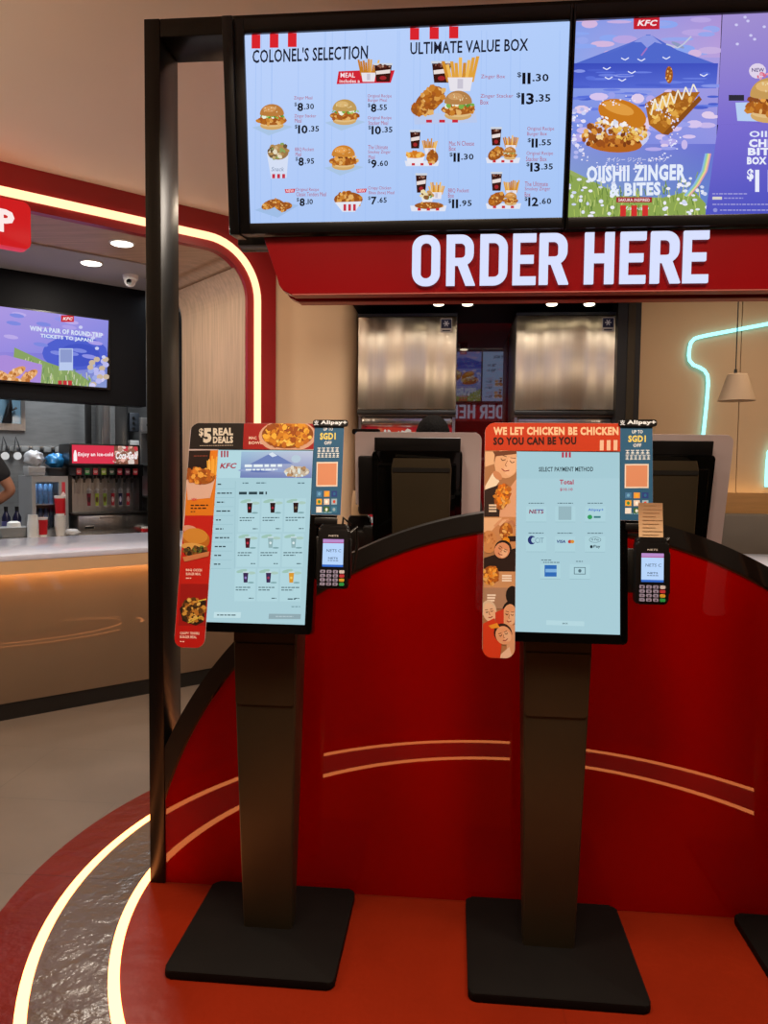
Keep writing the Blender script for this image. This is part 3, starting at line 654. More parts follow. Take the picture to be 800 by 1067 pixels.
def art_deals(A):   # the first kiosk's board
    full = A.clip; A.clip = (full[0], .2685, .151, full[3])
    A.P([(203, 436), (256, 438), (255, 468.5), (200, 468.5)], '1d1512'); A.stripes(215, 438, 5.5, 3, 11.5, 'c8382a')
    A.T('$', 210, 455, 214.5, 9, 'd8cfc0', .03); A.T('5', 214.5, 461, 223, 15, 'd8cfc0', .05); A.T('REAL', 224.5, 453.5, 245, 7.5, 'd8cfc0', .05); A.T('DEALS', 224.5, 461.5, 245, 7, 'd8cfc0', .05); A.dash(211, 463.7, 245, .7, 'b8a898')
    A.P([(256, 438), (328, 438), (327, 468.5), (255, 468.5)], '9c1b18'); A.E(300, 455, 29, 16.5, 'd2a48c', 26); A.E(300, 453.5, 26, 14, '8a4a14', 26)
    A.crumb(300, 453.5, 24, 12.5, ['d8952a', 'e9b440', 'b96a1c', 'f0c860', 'c98020', '9a4e14'], 120, 3); A.T('MAC', 261, 458, 269, 3, 'e8c8b8', .03); A.T('BOWL', 261, 463, 275, 3, 'e8c8b8', .03)
    A.clip = (full[0], full[1], -.1508, .2683)
    A.P([(200, 468.5), (229.5, 468.5), (226, 535), (196, 535)], 'dd7d18'); A.P([(200, 468.5), (222, 468.5), (219, 500), (198, 500)], '24140e')
    for k in range(7): A.L([(220+k*1.3, 494), (219+k*1.6, 474+A.rnd.random()*8)], 1.4, A.rnd.choice(['f0b040', 'e09a28', 'f6c868']))
    A.dash(205, 474, 219, .8, '8a4030'); A.P([(197, 494), (227, 498), (222, 517), (199, 519)], 'dcb4a4'); A.E(212, 495, 15, 8, 'a05a18', 20, .1); A.crumb(211, 494, 14, 7.5, ['d8842a', 'b8641c', 'e8a848', '9a4e14'], 60, 2.6); A.T('NEW', 203, 520, 208, 3, 'd02838', .03)
    A.dash(202, 524.5, 220, 1.4, '3c1c08'); A.dash(202, 527.5, 218, 1.4, '3c1c08'); A.dash(202, 531, 207, 1.1, '3c1c08')
    A.P([(196.2, 535), (226, 535), (230, 700), (180, 700)], 'b9160f'); A.P([(196, 535), (226, 535), (222, 606), (191, 606)], 'c01d12'); A.P([(192, 606), (222, 606), (219, 650), (189.5, 650)], '9c1410')
    A.E(201, 549, 8, 4, 'd49a84', 14, .2); A.E(208, 560, 14, 11, 'b86c1e', 20, .1); A.E(207, 556, 13, 8, 'd08c34', 18, .1); A.E(206, 567.5, 14, 4, 'd9a456', 16, .12); A.crumb(208, 572, 14, 4.5, ['4a3a1c', '6b4a20', '8a5c24', '5c7a2e', '2e1c10'], 50, 2.2); A.P([(194, 578), (222, 572), (221, 577), (196, 583)], 'c87c50')
    A.T('BBQ', 197.5, 593, 204, 2.8, 'f2d4c8', .03); A.T('CHICKEN', 205, 593, 214, 2.8, 'f2d4c8', .03); A.T('BURGER MEAL', 197.5, 597, 213, 2.8, 'f2d4c8', .03); A.dash(197.5, 600, 203, 1, 'f2d4c8')
    A.P([(191, 632), (200, 622), (219, 624), (216, 646), (208, 650), (194, 645)], '2a1c10'); A.crumb(205, 634, 13, 12, ['8a5420', 'b9782c', 'd09a40', '5c3a16', '3c2810', 'e0b860'], 100, 2.4); A.L([(200, 647), (214, 640)], 1.2, 'd8c048'); A.L([(210, 624), (219, 622)], 1.2, 'd8c048')
    A.T('CRISPY', 191.5, 659.5, 201, 2.8, 'f2d4c8', .03); A.T('TENDERS', 202, 659.5, 212, 2.8, 'f2d4c8', .03); A.T('BURGER MEAL', 191.5, 663.5, 209, 2.8, 'f2d4c8', .03); A.dash(191.5, 667, 196, 1, 'f2d4c8')
    A.clip = (.1512, .066, full[2], full[3])
    A.P([(326, 436.5), (357, 437), (356, 538), (325, 536)], '2c5f86'); pay_sign(A, 327, 355, 437, 536)
def art_chicken(A):   # the second kiosk's board
    full = A.clip; A.clip = (full[0], .2685, .151, full[3])
    A.P([(500, 438), (644, 440), (644, 472.5), (500, 472.5)], 'c23a17')
    A.T('WE LET CHICKEN BE CHICKEN', 512.5, 455, 641.5, 8.5, 'eec9a2', .05, 456); A.T('SO YOU CAN BE YOU', 512.5, 465.5, 598.5, 8.3, '2c0d05', .05)
    A.stripes(622.5, 461, 4, 10.5, 7, 'e8c0a4')
    A.clip = (full[0], full[1], -.1508, .2683)
    A.R(490, 470, 545, 710, 'a9774f')
    A.P([(504, 472), (520, 472), (516, 484), (504, 488)], 'e0b48c'); face(A, 527, 483, 13, 17, .25, 'e0ae86', '8a5a3a'); A.P([(512, 472), (537, 471), (537, 474.5), (515, 477)], '6e4028')
    A.P([(504, 508), (512, 494), (519, 503), (513, 511), (504, 512)], 'ecdcc4'); A.E(517, 497, 6, 3.5, 'c98a62', 10, .8)
    A.P([(503, 512), (520, 506), (519, 540), (503, 540)], '30201a'); A.P([(521, 522), (537, 500), (537, 540), (519, 540)], 'dca684'); A.chicken(522, 519, 8, 14, 40, .25); A.crumb(522, 518, 6, 12, ['f0a030', 'e88820', 'd06c18'], 26, 2)
    for k in range(3): A.R(508, 527+k*3, 516, 528.8+k*3, 'e6d2bc')
    A.R(503, 540, 537, 574, 'c58a5c'); A.P([(503, 541), (522, 541), (510, 556), (503, 558)], 'e2b68e')
    for k in range(4): A.L([(514+k*5, 550-k*1.2), (520+k*4, 544), (529+k*2, 543+k*2)], 2.6, SKIN[k % 4])
    A.chicken(526, 555, 7, 9, 26); A.R(528, 560, 537, 565, '2c1a14'); A.E(526, 565, 4, 4, 'e0901e', 10)
    A.E(508, 566, 9, 12, 'c98a55', 14); A.crumb(508, 563, 8, 10, ['b8743c', 'd89a5c', 'a8622c'], 14, 1.8)
    A.P([(503, 583), (537, 572), (537, 598), (503, 598)], '2a1a15'); face(A, 522, 575, 8, 8.5, .5, 'd8946e', '1e1210')
    A.R(503, 597, 537, 614, 'c89468'); A.chicken(510, 601, 9, 10, 34, .3); A.crumb(510, 600, 8, 8, ['f0a840', 'e08a28'], 16, 2)
    for k in range(3): A.R(522, 600.5+k*2.6, 532, 602.2+k*2.6, 'f0e4d8')
    A.R(503, 614, 537, 636, 'a8836a')
    for k in range(3): A.R(506.5, 621+k*2.8, 515.5-k*.6, 622.8+k*2.8, 'eee0d2')
    A.E(533, 622, 7, 10, '1d1411', 16); face(A, 509, 640, 7, 10, -.2, 'e4bfa0', 'd8c0a8'); face(A, 530, 643, 7.5, 12, .1, 'dfa47c', '1d1411'); A.P([(515, 640), (524, 636), (524, 656), (516, 660)], 'c83a22')
    A.P([(502, 652), (514, 646), (522, 672), (520, 692), (502, 692)], 'cf3d1c'); A.P([(526, 656), (537, 652), (537, 690), (528, 690)], 'd8a17c'); face(A, 524, 664, 8.5, 10, -.35, 'e0a27a', '3a2016'); A.P([(508, 654), (517, 651), (520, 656), (511, 657)], 'e8982c'); A.P([(521, 684), (530, 676), (534, 690), (520, 690)], 'e6c2a8')
    A.clip = (.1512, .066, full[2], full[3])
    A.P([(643, 438), (682, 438), (682, 550), (643, 550)], '2c5f86'); pay_sign(A, 645, 677, 441, 540)
def ui_drinks(A):
    A.R(200, 460, 340, 660, 'a9cdd6'); A.P([(230, 469), (326, 470), (325, 497), (229, 496.5)], 'b2d6de')
    A.stripes(232.5, 469, 1.7, 6.5, 3, 'a83848'); A.T('KFC', 231.5, 487, 247.5, 5.5, 'a82236', .03, skew=.25)
    A.G([(253.5, 470), (326, 470.5), (325, 497.5), (252.5, 496.5)], ['9fbfd8', 'c3c8da', '7a86b8', '6b7cb4']); A.P([(262, 483), (285, 471), (306, 483)], '6d80b8'); A.P([(281, 473), (285, 471), (290, 474.5), (285, 476)], 'd8e2ee')
    for k in range(5): A.E(262+k*12, 489+k % 2, 12, 1.4, ['8fa0cc', '5f72b0', 'a4b0d4'][k % 3], 10)
    A.E(310, 491, 13, 5.5, 'c8b49a', 14); A.crumb(310, 491, 12, 5, ['b98a5c', 'e2d6c2', '9a7a5a', 'd8e4e0'], 36, 1.6); A.E(309, 478, 5, 4, 'b6cad8', 10); A.dash(257, 484.5, 295, 2.6, 'e9f2f4'); A.dash(258, 488.5, 290, 1.6, 'e4eef2')
    for k in range(10): 
        y = 503+k*9.15; A.dash(229.5-k*.35, y, 229.5-k*.35+[4.5, 15, 8, 14, 5, 8, 15, 12, 7, 7][k], 1.3, '2c4148'); A.R(226-k*.3, y+4.4, 247-k*.3, y+4.8, '93bac4')
    A.R(247.5, 500, 247.9, 590, '93bac4'); A.dash(255, 502, 261, 1.2, '5d7c86'); A.dash(269, 502, 279, 1.2, '5d7c86'); A.dash(311, 502.5, 318, 1.2, '5d7c86')
    A.dash(251.5, 512.3, 280, 2.8, '2c4148')
    for j in range(3):
        for i in range(3):
            x = 262.5+i*23.5-j*1.6; y = 527+j*36; A.P([(x-11, y-9), (x+10.5, y-9), (x+10, y+25), (x-11.5, y+25)], 'b0d4dc')
            A.E(x-4, y-6.5, 6, 1.8, '9cc2b4', 8, -.2); A.E(x+6, y-4.5, 4.5, 1.6, 'a8c8bc', 8)
            c = [['2a1416', '2a1416', '2a1416'], ['4a1420', '8fb0b4', '8fb0b4'], ['3a2850', '3a2850', 'd8962c']][j][i]; A.P([(x-2.6, y-5), (x+2.8, y-5), (x+2, y+5.5), (x-1.9, y+5.5)], c); A.R(x-2.9, y-6, x+3.1, y-4.7, 'c8dce0'); A.E(x, y+.5, 1.3, 1.4, ['9a2030', '9a2030', '6a5840', 'b83040', 'd8e8ea', 'd8e8ea', '8a7ab8', '9a3a58', 'f0c860'][j*3+i], 8)
            A.E(x+5.5, y+5.5, 3.5, .9, '7da3a8', 8); A.dash(x-10, y+10.5, x+5+2*i, 1, '47626a'); A.dash(x-10, y+13.2, x+2, 1, '47626a'); A.dash(x+3.5, y+21.8, x+8.5, 1, '47626a')
    A.dash(303, 621.5, 311, 1.3, '47626a'); A.dash(307, 629.5, 316, 1.3, '7fa2ab')
    A.P([(227, 635.5), (255, 635.5), (254.5, 641.5), (226.5, 641.5)], 'bfdde3'); A.dash(230, 638.6, 250, 1.2, '47626a'); A.P([(284, 637), (317, 637.2), (316.5, 642.5), (283.5, 642.5)], '8fa8b0'); A.dash(291, 639.8, 309, 1, 'b4c8ce')
def ui_pay(A):
    A.R(520, 465, 660, 670, 'a8ccd6'); A.P([(537, 472), (643, 473.5), (644, 500), (537, 500)], 'a4c9d3')
    for k in range(3): A.R(583.6+k*3.6, 473, 585.8+k*3.6, 478.5, 'b5384c')
    A.T('SELECT PAYMENT METHOD', 560, 493, 616, 4.8, '22343c', .02); A.T('Total', 581.5, 506.3, 596, 5, 'b03450', .03); A.T('$10.10', 582, 513.3, 595, 3.4, 'b03450', .02)
    for y in (526, 557): 
        for x in (557.5, 587.5, 618.5): A.P([(x-10.5, y+3), (x+10.5, y+3), (x+10.5, y+19), (x-10.5, y+19)], 'acd1da'); A.dash(x-8, y-.3, x+8, .9, '55707a'); A.R(x-10.5, y+19, x+10.5, y+19.4, '8fb4be')
    A.T('NETS', 550, 536.5, 565, 4.4, '8a3050', .03, skew=.1); A.R(557, 532.1, 565, 533, '4a58a0')
    A.R(580.5, 529, 594, 543, '94b4bd')
    A.T('Alipay+', 611, 534.5, 627, 3.4, '3c6cc8', .02); A.E(613, 540, 2.6, 2.4, '2e9a58', 10); A.dash(617, 540, 624, 2, '3c7a80')
    A.E(553, 564, 4.2, 4.6, '22306e', 16); A.E(555, 564, 2.6, 3, 'a8ccd6', 12); A.T('CIT', 556.5, 567, 565.5, 5.5, '6d8a9c', 0)
    A.T('VISA', 578.5, 567, 588, 3.2, '2a3a80', .04, skew=.15); A.E(592.5, 565.5, 2, 1.9, 'c03a34', 10); A.E(595.2, 565.5, 2, 1.9, 'd8903a', 10)
    A.E(618.5, 563.5, 6.2, 3, '55707a', 18); A.E(618.5, 563.5, 5.7, 2.6, 'acd1da', 18); A.T('G Pay', 614.5, 564.9, 622.5, 2.8, '37505a', .01); A.E(614.8, 570.7, 1.5, 1.7, '22343c', 10); A.T('Pay', 617, 572.5, 624, 3.6, '22343c', .02)
    for x in (572.5, 603): A.P([(x-10.5, 589), (x+10.5, 589), (x+10.5, 604), (x-10.5, 604)], 'acd1da'); A.R(x-10.5, 604.3, x+10.5, 604.7, '8fb4be')
    A.dash(563, 584.8, 574, .9, '55707a'); A.dash(565, 587.2, 582, .9, '55707a'); A.dash(599, 586, 606, .9, '55707a')
    A.R(566.5, 590, 579, 602, '2c68b4'); A.R(567.5, 594, 579, 597.5, '7fb0dc'); A.P([(597, 592), (609, 592), (609, 599.5), (597, 599.5)], '55707a'); A.P([(597.7, 592.7), (608.3, 592.7), (608.3, 598.8), (597.7, 598.8)], 'acd1da'); A.E(603, 595.8, 1.7, 1.9, '55707a', 10)
    A.P([(568.5, 647.5), (608, 648.5), (608, 653.5), (568.5, 652.5)], 'b4d6de'); A.T('BACK', 585.5, 651.6, 591, 1.6, '37505a', .02)

def make_kiosk(label, loc, dx, tilt, quad, ui, art, strip_b, term, receipt, group='self-order kiosks'):
    t = thing('self_order_kiosk', label, 'kiosk', loc, 0, group)
    mb = MB(); mb.prism(rrect(-.252, -.243, .252, .243, .022), 0, .026, 'xy', bev=.006); mb.build('base_plate', 'base', t)
    # stand: tapers in width and depth towards the floor
    prof = [(.026, .079, -.010, .060), (.30, .086, -.022, .075), (.96, .1005, -.046, .104), (1.03, .1015, -.03, .106), (1.12, .104, .03, .110), (1.5, .112, .055, .122), (1.535, .105, .062, .121)]
    mb = MB(); rings = []
    for z, hw, y0, y1 in prof: rings.append([mb.v((x, y, z)) for x, y in rrect(-hw, y0, hw, y1, .012, 3)])
    for A_, B_ in zip(rings, rings[1:]):
        n = len(A_)
        for k in range(n): mb.bm.faces.new([A_[k], A_[(k+1) % n], B_[(k+1) % n], B_[k]])
    mb.bm.faces.new(rings[0][::-1]); mb.bm.faces.new(rings[-1]); mb.build('stand', 'bronze', t, smooth=.5)
    mb = MB(Matrix.Translation((0, -.0475, .96)) @ Matrix.Rotation(math.atan(.0245/.66), 4, 'X'))
    mb.prism(rrect(-.093, -.2, .093, -.006, (.014, .014, .002, .002)), -.0015, .002); mb.prism(rrect(-.096, .0, .096, .055, .003), -.001, .002); mb.build('service_cover', 'bronze', t, smooth=0)
    mb = MB(Matrix.Translation((0, .1215, 1.5)) @ Matrix.Rotation(-.03, 4, 'X')); mb.prism(rrect(-.108, -.016, .108, .0, .004), -.003, .003); mb.build('rear_lid', 'black', t, smooth=0)
    H = Matrix.Translation((dx, -.03, 1.285)) @ Matrix.Rotation(-tilt, 4, 'X')
    mb = MB(H); mb.prism(rrect(-.172, -.295, .172, .285, .012), -.018, .030, bev=.004); mb.box((-.15, .03, -.22), (.15, .055, .24), bev=.006); mb.build('screen_housing', 'gloss', t, smooth=.5)
    mb = MB(H); A = Art(mb, quad, (-SW/2, -SH/2, SW/2, SH/2), .0185); ui(A); mb.build('display', 'screen', t, smooth=0)
    # promo board: header, left strip and the payment poster, with a pale back
    mb = MB(H); vt = .353
    out = [(-.150, strip_b+.03), (-.150, .2685), (.152, .2685), (.152, .065), (.236, .065), (.244, .073), (.244, .345), (.236, vt), (-.215, vt)]
    out += [(-.215-.03*math.sin(a), vt-.03+.03*math.cos(a)) for a in [PI/2*k/6 for k in range(1, 7)]]
    out += [(-.245, strip_b+.03)] + [(-.215-.03*math.cos(a), strip_b+.03-.03*math.sin(a)) for a in [PI/2*k/6 for k in range(1, 7)]]
    out += [(-.180+.03*math.sin(a), strip_b+.03-.03*math.cos(a)) for a in [PI/2*k/6 for k in range(0, 6)]]
    vf = [mb.v((u, -.0195, v)) for u, v in out]; vb = [mb.v((u, -.0165, v)) for u, v in out]; n = len(out)
    mb.bm.faces.new(vf).material_index = 1; mb.bm.faces.new(vb[::-1]).material_index = 1
    for k in range(n): mb.bm.faces.new([vf[k], vf[(k+1) % n], vb[(k+1) % n], vb[k]]).material_index = 1
    A = Art(mb, quad, (-SW/2, -SH/2, SW/2, SH/2), .0199, 0, (-.2445, strip_b+.001, .2437, vt-.0005))
    for k in range(0, 7):
        a = PI/2*k/6
        A.planes.append((-math.sin(a), math.cos(a), math.sin(a)*.215+math.cos(a)*(vt-.03)+.0296, -1, 1))
        A.planes.append((-math.cos(a), -math.sin(a), math.cos(a)*.215-math.sin(a)*(strip_b+.03)+.0296, -1, 1))
        A.planes.append((math.sin(a), -math.cos(a), -math.sin(a)*.180-math.cos(a)*(strip_b+.03)+.0296, -1, -.13))
    art(A)
    board = mb.build('promo_board', ['print', 'grey_pl'], t, smooth=0)
    mb = MB(H); mb.box((.150, -.016, .03), (.230, .012, .262), bev=.008); mb.box((.165, -.024, .036), (.235, -.014, .058), bev=.004); mb.box((-.165, .006, .262), (.165, .016, .335), bev=.003); mb.build('sign_holder', 'plastic', t)
    mb = MB(H); A = Art(mb, [(0, 0), (100, 0), (100, 20), (0, 20)], (.146, .343, .256, .365), .0245, 0, (.14, .33, .262, .375))
    mb.prism(rrect(.146, .343, .256, .364, .008), -.024, -.020, mi=1); A.T('支', 3, 17, 17, 14, 'dfe8f4', .02); A.T('Alipay+', 22, 17, 97, 14, 'e6eef6', .05); mb.build('sign_header', ['print', 'plastic'], t, smooth=0)
    # card terminal
    tu, tv, lean = term; K = H @ Matrix.Translation((tu, -.035, tv)) @ Matrix.Rotation(.06, 4, 'X') @ Matrix.Rotation(lean, 4, 'Z')
    mb = MB(H); mb.box((.16, -.01, tv-.06), (tu-.02, .02, tv+.07), bev=.006); mb.box((tu-.03, -.02, tv-.03), (tu+.03, .02, tv+.05), bev=.006); mb.tube([(tu+.03, -.01, tv+.07), (tu+.06, .0, tv+.10), (tu+.062, .02, tv+.05), (tu+.05, .03, tv-.03), (tu+.0, .04, tv-.08)], .005); mb.build('terminal_bracket', 'black', t)
    mb = MB(K); mb.prism(rrect(-.046, -.09, .046, .09, (.012, .012, .01, .01)), -.022, .014, bev=.006); mb.prism(rrect(-.043, .062, .043, .102, .01), -.018, .016, bev=.006); mb.box((.046, -.012, -.06), (.053, .004, .06), bev=.003)
    term_o = mb.build('card_terminal', 'plastic', t)
    mb = MB(K); A = Art(mb, [(0, 0), (100, 0), (100, 150), (0, 150)], (-.031, -.026, .031, .056), .0232); A.R(0, 0, 100, 150, 'b6d4fa'); A.R(0, 0, 100, 18, 'b78ac8'); A.R(0, 18, 100, 22, 'b03a7a'); A.R(0, 138, 100, 150, '3468c4')
    A.T('NETS C', 18, 70, 88, 16, '3a4c6c', 0, skew=.1); A.T('NETS', 28, 108, 74, 10, '3a4c6c', .02); A.dash(26, 116, 78, 4, '5a6c8c'); mb.build('terminal_screen', 'screen', term_o, smooth=0)
    mb = MB(K); A = Art(mb, [(0, 0), (100, 0), (100, 20), (0, 20)], (-.018, .063, .018, .069), .0225); A.T('NETS', 10, 19, 90, 18, 'c9c4be', .03); mb.build('terminal_logo', 'print', term_o, smooth=0)
    mb = MB(K); A = Art(mb, [(0, 0), (4, 0), (4, 4), (0, 4)], (-.038, -.083, .038, -.034), .0262, 0, (-.04, -.085, .04, -.03))
    for j in range(4):
        for i in range(4):
            c = ['8a86a8', '8a86a8', '8a86a8', ['d8d4d8', 'c23a44', 'd8a838', '3aa85a'][j]][i]; x = -.0285+i*.019; z = -.040-j*.0122
            mb.prism(rrect(x-.0075, z-.0047, x+.0075, z+.0047, .003, 3), -.0255, -.02, mi=(1 if i < 3 else 2+j)); 
            if i < 3: A.T(['1', '2', '3', '4', '5', '6', '7', '8', '9', '*', '0', '#'][j*3+i], i+.35, j+.68, i+.62, .36, '2a2838', .03)
    mb.build('keypad', ['print', keymat('keys_lilac', '9c98b8'), keymat('key_white', 'd8d4d8'), keymat('key_red', 'c23a44'), keymat('key_yellow', 'd8a838'), keymat('key_green', '2fa352')], term_o, smooth=0)
    if receipt:
        mb = MB(K); path = [(.03-.002*k+(.0013*k*k*.1), .09+.0125*k) for k in range(11)]; w_ = .034
        P_ = [(-.004+.0010*k-.00022*k*k, .095+.0105*k) for k in range(11)]
        for (y0, z0), (y1, z1) in zip(P_, P_[1:]):
            f_ = lambda z: .006*((z-.095)/.105)**2
            mb.hexa([(-w_-f_(z0), y0, z0), (w_-f_(z0), y0, z0), (w_-f_(z0), y0+.0006, z0), (-w_-f_(z0), y0+.0006, z0)], [(-w_-f_(z1), y1, z1), (w_-f_(z1), y1, z1), (w_-f_(z1), y1+.0006, z1), (-w_-f_(z1), y1+.0006, z1)])
        for k in range(1, 10, 1):
            y, z = P_[k]; mb.box((-.024, y-.0008, z+.002), (.012+.01*(k % 3), y-.0003, z+.0035), mi=1)
        bmesh.ops.remove_doubles(mb.bm, verts=mb.bm.verts, dist=1e-5); r_ = mb.build('receipt', ['paper', keymat('receipt_ink', '9a7656')], term_o, smooth=0); r_['label'] = 'curling cream paper receipt'
    return t
_km = {}
def keymat(n, c):
    if n not in _km: _km[n] = mat(n, c, .4, vary=.04, vscale=40)
    return _km[n]
k1 = make_kiosk('left black self-order kiosk with drinks menu on its screen and five dollar deals board', (-.897, -.252, .002), -.013, math.radians(13), [(230, 468), (326, 470), (321, 648.5), (219, 646)], ui_drinks, art_deals, -.345, (.232, -.068, 0), False)
k2 = make_kiosk('middle black self-order kiosk with payment screen, orange chicken poster and curling receipt', (-.010, -.252, .002), .02, math.radians(8), [(537, 472), (643, 473.5), (645, 662), (536, 660)], ui_pay, art_chicken, -.345, (.232, -.085, 0), True)
k3 = dup(k1, (.877, -.252, .002), 0, 'rightmost kiosk, only the corner of its black base plate in view at lower right')
dup(k2, (-.447, .376, .002), PI, 'black rear-facing kiosk behind the partition between the two front kiosks')
dup(k1, (.44, .376, .002), PI, 'black rear-facing kiosk behind the partition right of the payment kiosk')

# ================================================================== BEHIND THE PARTITION
def ice_machine(x0, x1, label):
    xc = (x0+x1)/2; w = (x1-x0)/2; t = thing('ice_machine', label, 'ice machine', (xc, 2.7, 0), 0, 'ice machines')
    MB().box((-w, .03, 1.86), (w, .68, 2.545), bev=.004).build('body', 'dsteel', t, smooth=.5)
    MB().box((-w+.004, .0, 1.905), (w-.004, .032, 2.54), bev=.006, seg=3).build('front_panel', 'mirror', t, smooth=.5)
    MB().box((-w, -.006, 2.54), (w, .68, 2.56)).build('top_edge', 'black', t, smooth=0)
    MB().box((-w, -.01, 1.872), (w, .05, 1.90), bev=.003).build('bottom_rail', 'black', t, smooth=.5)
    mb = MB(); A = Art(mb, [(0, 0), (50, 0), (50, 60), (0, 60)], (w-.115, 2.43, w-.035, 2.525), .0012); A.R(0, 0, 50, 60, 'd8d4cc'); A.R(3, 3, 47, 42, '22264a'); A.R(8, 50, 42, 55, '3a3a44')
    for k in range(3): A.L([(25-13*math.cos(k*PI/3), 22-13*math.sin(k*PI/3)), (25+13*math.cos(k*PI/3), 22+13*math.sin(k*PI/3))], 4, 'e6e8f0')
    mb.build('badge', 'print', t, smooth=0)
    return t
ice_machine(-1.004, -.32, 'left stainless ice machine with snowflake badge, on the drink dispenser by the beige wall')
ice_machine(.078, .762, 'right stainless ice machine with snowflake badge, beside the dark column')
def cola_script(A, x0, yb, x1, h, col='f4f0f0', skew=.3): A.T('Coca-Cola', x0, yb, x1, h, col, .035, skew=skew)
def tall_dispenser(x0, x1, label):
    xc = (x0+x1)/2; w = (x1-x0)/2; t = thing('drink_dispenser', label, 'drink dispenser', (xc, 2.7, 0), 0, 'drink dispensers under the ice machines')
    mb = MB(); mb.box((-w, .10, 0), (w, .66, 1.05), bev=.005); mb.box((-w, .34, 1.05), (w, .66, 1.858), bev=.004); mb.build('body', 'dsteel', t, smooth=.5)
    mb = MB(); mb.box((-w, .05, 1.05), (-w+.02, .34, 1.858)); mb.box((w-.02, .05, 1.05), (w, .34, 1.858)); mb.box((-w+.02, .04, 1.80), (w-.02, .34, 1.858), bev=.015); mb.build('hood', 'steel', t, smooth=.5)
    mb = MB(); A = Art(mb, [(0, 0), (200, 0), (200, 200), (0, 200)], (-w+.02, 1.06, w-.02, 1.80), -.335); A.R(0, 0, 200, 200, 'b8242c'); A.E(60, 26, 78, 26, 'd8402e', 24); A.crumb(58, 18, 66, 10, ['e8d8c8', 'd86a4a', 'f0e6da', 'c23a30'], 40, 7); A.E(16, 62, 12, 13, '8a1a22', 18); cola_script(A, 7, 66, 26, 9)
    for k in range(6): A.R(4, 80+k*20, 28, 92+k*20, ['d8cfc8', 'c02830', 'e6e0da', 'b01f2a', '2a2426', 'c8beb8'][k]); A.R(34, 80+k*20, 54, 92+k*20, ['c02830', 'e0d8d0', '8a1a22', 'd8cfc8', 'c02830', '3a3030'][k])
    mb.build('front_graphic', attr_mat('lit_graphic', .55, .4), t, smooth=0)
    for k in range(6):
        x = -w+.09+k*(2*w-.18)/5; mb = MB(); mb.box((x-.025, .20, 1.60), (x+.025, .33, 1.68), bev=.006); mb.lathe([(.012, 0), (.016, .05)], (x, .25, 1.55), 10); mb.box((x-.015, .175, 1.54), (x+.015, .19, 1.62), bev=.003); mb.build('valve', 'plastic', t)
    MB().box((-w+.03, .06, 1.05), (w-.03, .34, 1.075), bev=.004).build('drip_tray', 'black', t, smooth=.5)
    return t
tall_dispenser(-1.0, -.325, 'drink dispenser with red lit front below the left ice machine'); tall_dispenser(.082, .758, 'drink dispenser below the right ice machine, almost hidden by the orange poster')
for px, n_ in ((457, 'leftmost small lit ceiling spot just under the red sign band'), (487, 'second small lit ceiling spot from the left under the sign'), (575, 'third small lit ceiling spot from the left under the sign'), (614, 'rightmost small lit ceiling spot under the sign')):
    p = on_z(px, 312, 2.60); t = thing('ceiling_spotlight', n_, 'spotlight', (p.x, p.y, 2.62), 0, 'spotlights under the dark soffit')
    MB().lathe([(.05, -.012), (.052, 0)]).lathe([(.036, -.05), (.04, -.012)]).build('housing', 'black', t); MB().lathe([(.03, -.058), (.036, -.05)]).build('lens', 'spot', t)
# neon outline on the beige wall
pts = [(3.3, 2.91), (2.6, 2.773), (1.70, 2.603), (1.635, 2.588), (1.60, 2.575), (1.575, 2.545), (1.565, 2.50), (1.562, 2.44), (1.57, 2.40), (1.60, 2.365), (1.65, 2.345), (1.69, 2.32), (1.715, 2.28), (1.722, 2.22), (1.715, 2.05), (1.70, 1.83), (1.672, 1.55), (1.665, 1.42)]
def neon(name_label, pts):
    t = thing('neon_light', name_label, 'neon light', (0, 3.87, 0), 0)
    MB().tube([(x, 0, z) for x, z in pts], .014, 10).build('tube', 'neon', t)
    for x, z in pts[1::4]: MB().box((x-.006, .0, z-.006), (x+.006, .03, z+.006)).build('clip', 'clear', t, smooth=0)
neon('glowing pale cyan neon outline bending down the beige wall beside the dark column', pts)
neon('short cyan neon piece low on the beige wall at the right photo edge', [(2.7, 2.0), (2.35, 1.80), (2.25, 1.73), (2.215, 1.66), (2.208, 1.56), (2.208, 1.38)])
t = thing('pendant_lamp', 'cone shaped cream pendant lamp hanging in front of the neon outline', 'lamp', (1.552, 2.75, 1.975))
mb = MB(); n = 32
mb.lathe([(.118, 0), (.062, .175), (.058, .178), (.0, .178)][:3], n=n); mb.build('lamp_shade', 'shade', t)
MB().lathe([(.112, .002), (.112, .005)], n=n).build('diffuser', glow('lamp_diffuser', (255, 226, 170), 1.3), t)
MB().tube([(-.012, 0, .17), (-.010, 0, 1.225)], .004).lathe([(.012, .175), (.01, .21)], (-.012, 0, 0), 12).build('cord', 'black', t)
t = thing('bench_seat', 'long grey upholstered bench along the oak ledge at right', 'bench', (3.1, 3.45, 0))
MB().box((-2.2, .02, .42), (2.3, .165, 1.175), bev=.02).build('backrest', 'bench', t); MB().box((-2.2, -.42, .34), (2.3, .02, .46), bev=.025).build('seat', 'bench', t); MB().box((-2.15, -.36, 0), (2.25, .0, .34)).build('plinth', 'black', t, smooth=0)
t = thing('dining_table', 'pale topped table in front of the grey bench at the right edge', 'table', (2.22, 2.78, 0))
MB().prism(rrect(-.56, -.42, .56, .40, .03), .872, .90, 'xy', bev=.003).build('table_top', 'white_top', t); MB().prism(rrect(-.555, -.415, .555, .395, .03), .842, .872, 'xy').build('edge', 'oak', t)
MB().lathe([(.03, .02), (.03, .842)]).build('leg', 'black', t); MB().lathe([(.26, .0), (.26, .012), (.05, .03)]).build('foot', 'black', t)

